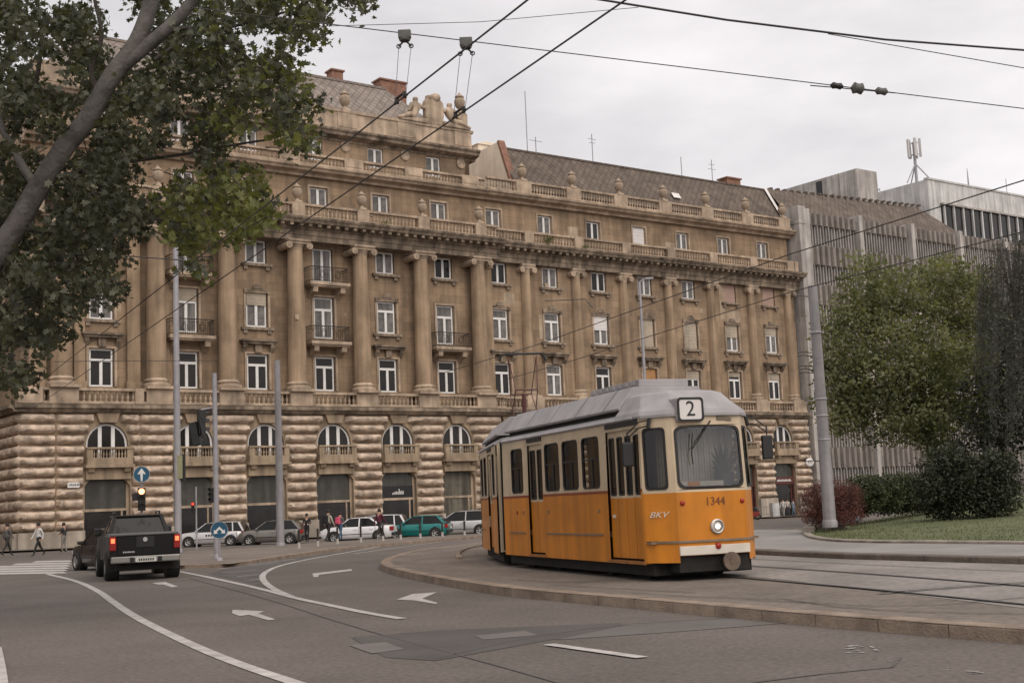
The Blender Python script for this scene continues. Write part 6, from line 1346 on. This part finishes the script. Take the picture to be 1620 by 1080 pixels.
# ---- big plane tree at the left, its leaning limb crossing the corner of the picture
rg = random.Random(3)
TY = 22.0
PT = thing('plane_tree', 'large leaning plane tree with lobed leaves filling the upper left', 'tree', Vector((-11.6, 21.5, 0)))
def loc(v): return Vector(v)-PT.location
def limb(px, r, Y=TY, nm='branch', jit=.0):
    P = [at_Y(x, y, Y+(d[0] if d else 0)) for x, y, *d in px]; P = [p.to_3d() for p in chaikin(P, 2)]
    R = [r[0]+(r[1]-r[0])*i/(len(P)-1) for i in range(len(P))]
    P = [p+Vector((noise.noise(p*1.3), noise.noise(p*1.3+Vector((5, 0, 0))), noise.noise(p*1.3+Vector((0, 9, 0)))))*r[0]*.35 for p in P]
    return MB().tube([loc(p) for p in P], R, 12).build(nm, BARK if r[0] > .08 else BARKD, PT, smooth_=True)
base = at_Y(-60, 480, TY)
MB().tube([loc((-11.7, 21.4, -.2)), loc((-11.55, 21.5, .6)), loc((-11.1, 21.6, 2.2)), loc((-10.4, 21.8, 3.8)), loc(base)], [.45, .37, .3, .25, .215], 16).build('trunk', BARK, PT, smooth_=True)
limb([(-60, 480), (0, 388), (62, 295), (128, 195), (190, 112), (222, 60), (236, 10), (245, -60), (262, -160)], (.215, .11), nm='main_limb')
limb([(190, 112), (235, 70), (285, 30), (320, -20), (380, -90)], (.14, .08)); limb([(-30, 475), (40, 448), (95, 425), (152, 398, .3)], (.075, .04)); limb([(80, 276), (140, 285), (180, 300), (205, 325)], (.05, .02)); limb([(225, 65), (290, 40), (350, 60), (395, 90), (430, 150)], (.055, .02)); limb([(245, 95), (300, 55), (380, 40), (450, 20)], (.045, .02)); limb([(155, 150), (140, 110), (165, 60), (150, 0)], (.06, .03)); limb([(60, 300), (20, 240), (-20, 150), (-60, 60)], (.09, .04)); limb([(20, 360), (90, 370), (170, 350), (260, 345), (330, 370)], (.04, .015)); limb([(-40, 450), (10, 500), (60, 520), (100, 510)], (.04, .015)); limb([(-30, 320), (30, 200), (60, 130), (70, 20)], (.07, .03), TY+2); limb([(60, 295), (150, 260), (260, 250), (360, 230), (430, 220)], (.05, .015), TY+1)
limb([(440, -40), (490, -20), (560, 2), (580, 6)], (.02, .006))
OUT = [(-260, -220), (560, -220), (545, -60), (600, -12), (578, 10), (535, 4), (520, 25), (505, 62), (480, 95), (482, 118), (476, 150), (505, 165), (498, 182), (470, 175), (478, 200), (500, 215), (492, 232), (455, 242), (435, 230), (400, 215), (365, 205), (355, 235), (345, 258), (362, 268), (395, 262), (420, 285), (428, 300), (400, 310), (425, 325), (455, 335), (440, 350), (405, 372), (350, 385), (318, 398), (312, 440), (296, 405), (262, 372), (210, 372), (195, 410), (180, 405), (182, 440), (188, 472), (150, 470), (120, 500), (112, 530), (60, 560), (45, 610), (-30, 612), (-260, 560)]
FORE = [(250, 270), (430, 270), (460, 340), (400, 385), (310, 440), (230, 380)]
spots = {0: [], 1: []}
def twig(x, y, Y, n_, r_, lay):
    c = at_Y(x, y, Y)
    for _ in range(n_):
        a = Vector((rg.gauss(0, 1), rg.gauss(0, 1), rg.gauss(0, .8)-.15))*r_; spots[lay].append(loc(c+a))
cnt = 0
while cnt < 3500:
    x, y = rg.uniform(-230, 585), rg.uniform(-200, 612)
    if not inside((x, y), OUT): continue
    d = noise.noise(Vector((x/62., y/62., 3.3)))+.45*noise.noise(Vector((x/24., y/24., 8)))
    if d < -.34 + (.16 if y < 290 and x < 470 else 0): continue
    if x < 0 and rg.random() < .45: continue
    if y < -30 and rg.random() < .5: continue
    near = min(abs((x-a)*(d_-b)-(y-b)*(c-a))/math.hypot(c-a, d_-b) if min(b, d_)-20 < y < max(b, d_)+20 else 99 for a, b, c, d_ in ((-60, 480, 128, 195), (128, 195, 236, 10), (190, 112, 320, -20)))
    Y = TY+(rg.uniform(.6, 5.5) if near < 34 else rg.uniform(-2.2, 4.8))
    lay = 1 if inside((x, y), FORE) and rg.random() < .75 or (x > 330 and rg.random() < .25) else 0
    twig(x, y, Y, rg.randint(8, 13), .13, lay); cnt += 1
for x in (548, 565, 583, 572): twig(x, 2+rg.uniform(-6, 6), TY, 5, .07, 0)
LM = leafmat('plane_leaf', (.042, .044, .031), (.115, .118, .078), .3, 1.8); LM2 = leafmat('pale_plane_leaf', (.095, .105, .036), (.19, .195, .075), .4, 1.6)
mb = MB(); leaves(mb, LOBED, spots[0], .14, rg); tag(mb.build('crown', LM, PT), kind='stuff'); mb = MB(); leaves(mb, LOBED, spots[1], .145, rg); tag(mb.build('pale_lower_crown', LM2, PT), kind='stuff')
tw = MB()
for k in range(260):
    p = Vector(rg.choice(spots[rg.choice((0, 0, 1))])); tw.tube([p+Vector((rg.uniform(-.5, .1), rg.uniform(-.2, .2), rg.uniform(.0, .4))), p+Vector((-.1, 0, .1)), p], [.012, .009, .004], 4)
tag(tw.build('twigs', BARKD, PT), kind='stuff')
# ---- generic crown made of leaf clumps in ellipsoids
def clump_tree(name, label, base, trunk, blobs, n_, size, lm, shape=OVAL, clump=.35, gap=-.1, cat='tree', seed=1, branches=True, group=None, tm=BARKD):
    rg = random.Random(seed); t = thing(name, label, cat, base, 0, group); L0 = Vector(base)
    mb = MB(); mb.tube([(0, 0, -.1), (.05, 0, trunk[0]*.5), (0, .05, trunk[0])], [trunk[1], trunk[1]*.8, trunk[1]*.6], 10); mb.build('trunk', tm, t, smooth_=True)
    if branches:
        br = MB()
        for c, r_ in blobs:
            c = Vector(c)-L0; m = Vector((c.x*.4, c.y*.4, trunk[0]+(c.z-trunk[0])*.45)); br.tube([(0, 0, trunk[0]*.85), m, c], [trunk[1]*.45, trunk[1]*.25, .02], 6)
        br.build('limbs', tm, t, smooth_=True)
    vols = [r_[0]*r_[1]*r_[2] for _, r_ in blobs]; S = []
    per = 9; tot = sum(vols)
    for (c, r_), v in zip(blobs, vols):
        k = 0; want = max(6, int(n_*(v**.7/sum(q**.7 for q in vols))/per)); tries = 0
        while k < want and tries < want*20:
            tries += 1
            d = Vector((rg.gauss(0, 1), rg.gauss(0, 1), rg.gauss(0, 1))).normalized()*(rg.random()**.38)
            p = Vector(c)+Vector((d.x*r_[0], d.y*r_[1], d.z*r_[2]))
            if noise.noise(p*.9+Vector((seed, 0, 0)))+.5*noise.noise(p*2.6) < gap: continue
            k += 1
            for _ in range(per): S.append(p-L0+Vector((rg.gauss(0, 1), rg.gauss(0, 1), rg.gauss(0, .8)))*clump)
    mb = MB(); leaves(mb, shape, S, size, rg); tag(mb.build('crown', lm, t), kind='stuff'); return t
def blob(x, y, Y, rx, ry, rz): return (at_Y(x, y, Y), (rx, ry, rz))
GL = leafmat('right_tree_leaf', (.085, .092, .048), (.215, .22, .115), .4, .9)
clump_tree('broadleaf_tree', 'bushy green broadleaf tree on the lawn before the office block', Vector((at_Y(1475, 770, 60).x, 60, .8)), (4.0, .2),
    [blob(1370, 455, 60, 1.3, 1.6, 1.6), blob(1345, 530, 60, 1.9, 2, 2.0), blob(1430, 480, 61, 2.1, 2.2, 1.8), blob(1500, 460, 62, 1.9, 2, 1.9), blob(1420, 580, 59, 3.2, 2.6, 2.4), blob(1340, 630, 60, 1.5, 2, 1.7), blob(1500, 600, 60, 2.4, 2.4, 2.4), blob(1400, 660, 59, 2.6, 2.2, 1.3), blob(1480, 680, 58, 1.6, 1.8, 1.0), blob(1545, 520, 62, 1.6, 2, 2.6), blob(1300, 580, 60, .5, .6, .45), blob(1560, 640, 60, 1.4, 1.6, 1.6)], 30000, .22, GL, OVAL, .26, -.22, seed=4)
DK = leafmat('dark_evergreen_leaf', (.010, .013, .008), (.03, .034, .022), .1, 1.2)
clump_tree('dark_evergreen', 'very dark evergreen tree at the right edge behind the shrubs', Vector((at_Y(1590, 780, 56).x, 56, .85)), (3, .2), [blob(1590, 640, 56, 2.3, 1.6, 2.6), blob(1560, 710, 55, 1.6, 1.4, 1.4), blob(1610, 540, 57, 1.5, 1.5, 2.0), blob(1640, 640, 56, 1.6, 1.5, 3), blob(1640, 480, 57, 1.2, 1.5, 2)], 8000, .2, DK, OVAL, .25, -.3, seed=5)
# weeping tree: hanging strands
rg2 = random.Random(9); wt = thing('weeping_tree', 'grey green weeping tree with hanging strands at the right edge', 'tree', Vector((at_Y(1640, 780, 52).x, 52, .85)))
MB().tube([(0, 0, -.1), (.1, 0, 4), (-.1, 0, 8), (-.3, 0, 10.2)], [.28, .22, .14, .05], 10).build('trunk', BARKD, wt, smooth_=True)
S = []; tw = MB(); lb = MB()
def strand(x, y0, y1, Y):
    a, b = at_Y(x, y0, Y), at_Y(x+rg2.uniform(-8, 8), y1, Y); a -= wt.location; b -= wt.location; tw.tube([a, (a+b)/2+Vector((rg2.uniform(-.1, .1), 0, 0)), b], .008, 3, False)
    L_ = (a-b).length; 
    for i in range(int(L_*16)): S.append(a.lerp(b, rg2.random())+Vector((rg2.gauss(0, .09), rg2.gauss(0, .09), 0)))
for i in range(150):
    x = rg2.uniform(1548, 1700); t_ = (x-1548)/80; y0 = 372+rg2.uniform(-12, 60)+max(0, .6-t_)*70
    strand(x, y0, y0+rg2.uniform(60, 190), 52+rg2.uniform(-1.5, 1.5))
for i in range(40): x = rg2.choice((1612, 1606, 1598, 1618, 1572, 1640))+rg2.uniform(-8, 8); strand(x, rg2.uniform(480, 560), rg2.uniform(620, 725), 51+rg2.uniform(-1, 1))
for i in range(7): q = at_Y(1560+i*22, 400+rg2.uniform(-15, 15), 52)-wt.location; lb.tube([(-.1, 0, 7+.3*i), (q.x*.5, 0, q.z+.4), q], [.08, .05, .02], 6)
lb.build('limbs', BARKD, wt, smooth_=True); tag(tw.build('twigs', BARKD, wt), kind='stuff')
mb = MB(); leaves(mb, NARROW, S, .22, rg2); tag(mb.build('crown', leafmat('weeping_leaf', (.045, .05, .042), (.10, .105, .09), .25, 1.0), wt), kind='stuff')
# ---- shrubs
SH = leafmat('shrub_leaf', (.018, .023, .012), (.05, .056, .03), .15, 2); HD = leafmat('hedge_leaf', (.022, .03, .012), (.065, .075, .03), .15, 2.5); RB = leafmat('red_barberry_leaf', (.075, .03, .026), (.17, .065, .055), .2, 2.2)
def gl(x, Y, z): P = at_Y(x, 800, Y); return Vector((P.x, Y, z))
clump_tree('red_barberry_bush', 'rounded reddish brown bush around the foot of the lawn pole', gl(1316, 46.2, .48), (.5, .06), [(gl(1316, 46.4, 1.3), (1.1, .9, .85)), (gl(1294, 46.4, 1.1), (.75, .7, .78)), (gl(1341, 46.4, 1.15), (.62, .6, .85)), (gl(1316, 46.2, .8), (1.15, .8, .45))], 17000, .115, RB, NARROW, .08, -.6, 'bush', 11)
for i, (x, Y) in enumerate(((1368, 50.5), (1400, 51.5), (1432, 52.5), (1462, 53))):
    clump_tree('hedge_shrub', ('clipped dark hedge shrub next to the reddish bush', 'second clipped hedge shrub from the reddish bush', 'third clipped hedge shrub from the reddish bush', 'rightmost clipped hedge shrub joining the big shrubs')[i], gl(x, Y, .75), (.4, .06), [(gl(x, Y, 1.45), (.82, .9, .78)), (gl(x-8, Y, 1.15), (.75, .8, .55))], 6500, .11, HD, OVAL, .1, -.5, 'hedge', 20+i, group='clipped hedge on the lawn')
for i, (x, Y, z, rx, rz) in enumerate(((1500, 46, 1.75, 1.15, 1.35), (1570, 45, 1.65, 1.15, 1.2))):
    clump_tree('dark_shrub', ('large dark rounded shrub on the lawn right of the hedge', 'large dark rounded shrub at the right on the lawn')[i], gl(x, Y, .55), (.6, .08), [(gl(x, Y, z), (rx, 1.1, rz)), (gl(x-14, Y, z-.4), (rx*.7, .9, rz*.6)), (gl(x+16, Y, z+.5), (rx*.6, .8, rz*.6))], 10000, .12, SH, OVAL, .13, -.5, 'shrub', 30+i)
# weeds on the ledge
WD = leafmat('ledge_weed_leaf', (.05, .07, .015), (.12, .15, .04), .3, 3)
for i, (s_, n_, z_, lab) in enumerate(((30.8, .9, 19.5, 'green weed tuft growing on the cornice above the column row'), (34.2, .85, 19.45, 'small green weed on the cornice left of the open window'), (17.2, 1.6, 19.4, 'thin weeds along the pavilion cornice ledge'))):
    P_ = fpos(s_, n_, z_); clump_tree('ledge_weed', lab, P_, (.2, .02), [(P_+Vector((0, 0, .45)), (.5, .3, .4))] if i == 0 else [(P_+Vector((0, 0, .2)), (.45, .2, .18))], (500, 160, 140)[i], .16, WD, NARROW, .1, -.8, 'weed', 40+i, False, 'weeds on the cornice')
PG = thing('pigeon', 'small dark pigeon standing on the lawn edge right of the pole', 'bird', at_Y(1357, 829.5, 41), 1.0)
j = {'b': (0, 0, .14, .055), 't': (-.1, 0, .15, .035), 'tt': (-.2, 0, .14, .012), 'c': (.07, 0, .16, .05), 'n': (.12, 0, .21, .028), 'h': (.14, 0, .26, .028), 'k': (.18, 0, .255, .008), 'l1': (.02, .03, .07, .012), 'f1': (.02, .03, .0, .007), 'l2': (.02, -.03, .07, .012), 'f2': (.02, -.03, .0, .007)}
ob('body', skin_mesh('body', j, [('b', 't', 0), ('t', 'tt', 0), ('b', 'c', 0), ('c', 'n', 0), ('n', 'h', 0), ('h', 'k', 0), ('b', 'l1', 0), ('l1', 'f1', 0), ('b', 'l2', 0), ('l2', 'f2', 0)], [mat('pigeon_feather', (.05, .05, .055), .7, .2, 9)]), PG)

# ============================================================ unseen building and trees added on the left for the tram windows to reflect
NBL = thing('reflection_building', 'plain tan stone block added out of view for the tram windows to reflect', 'building', (-62, 78, -.4), rad(18))
MB().box(-9, 9, -32, 32, -1, 21).build('wall', STONE, NBL)
MB().box(-9.6, 9.6, -32.6, 32.6, 21, 21.6).build('cornice', TRIMD, NBL)
MB().prism([(-9, 21.6), (9, 21.6), (5, 25), (-5, 25)], 'y', -32, 32).build('roof', ROOF, NBL)
wm_ = MB().box(9.0, 9.08, -.6, .6, 0, 2.1).mesh('window', DARKGLASS)
for i in range(14):
    for j in range(5): ob('window', wm_, NBL, (0, -29+4.4*i, 2.2+3.9*j))
for i, (x, y, lab) in enumerate(((-37, 46, 'nearer unseen tree added at left for the tram windows to reflect'), (-43, 58, 'farther unseen tree added at left for the tram windows to reflect'))):
    P_ = Vector((x, y, gz(x, y))); clump_tree('reflection_tree', lab, P_, (3.2, .2), [(P_+Vector((0, 0, 6.2)), (2.6, 2.6, 2.6)), (P_+Vector((.8, .5, 4.6)), (2, 2, 1.4)), (P_+Vector((-.8, -.5, 7.6)), (1.8, 1.8, 1.6))], 3000, .4, SH, OVAL, .35, -.3, 'tree', 60+i, group='unseen trees added for tram reflections')
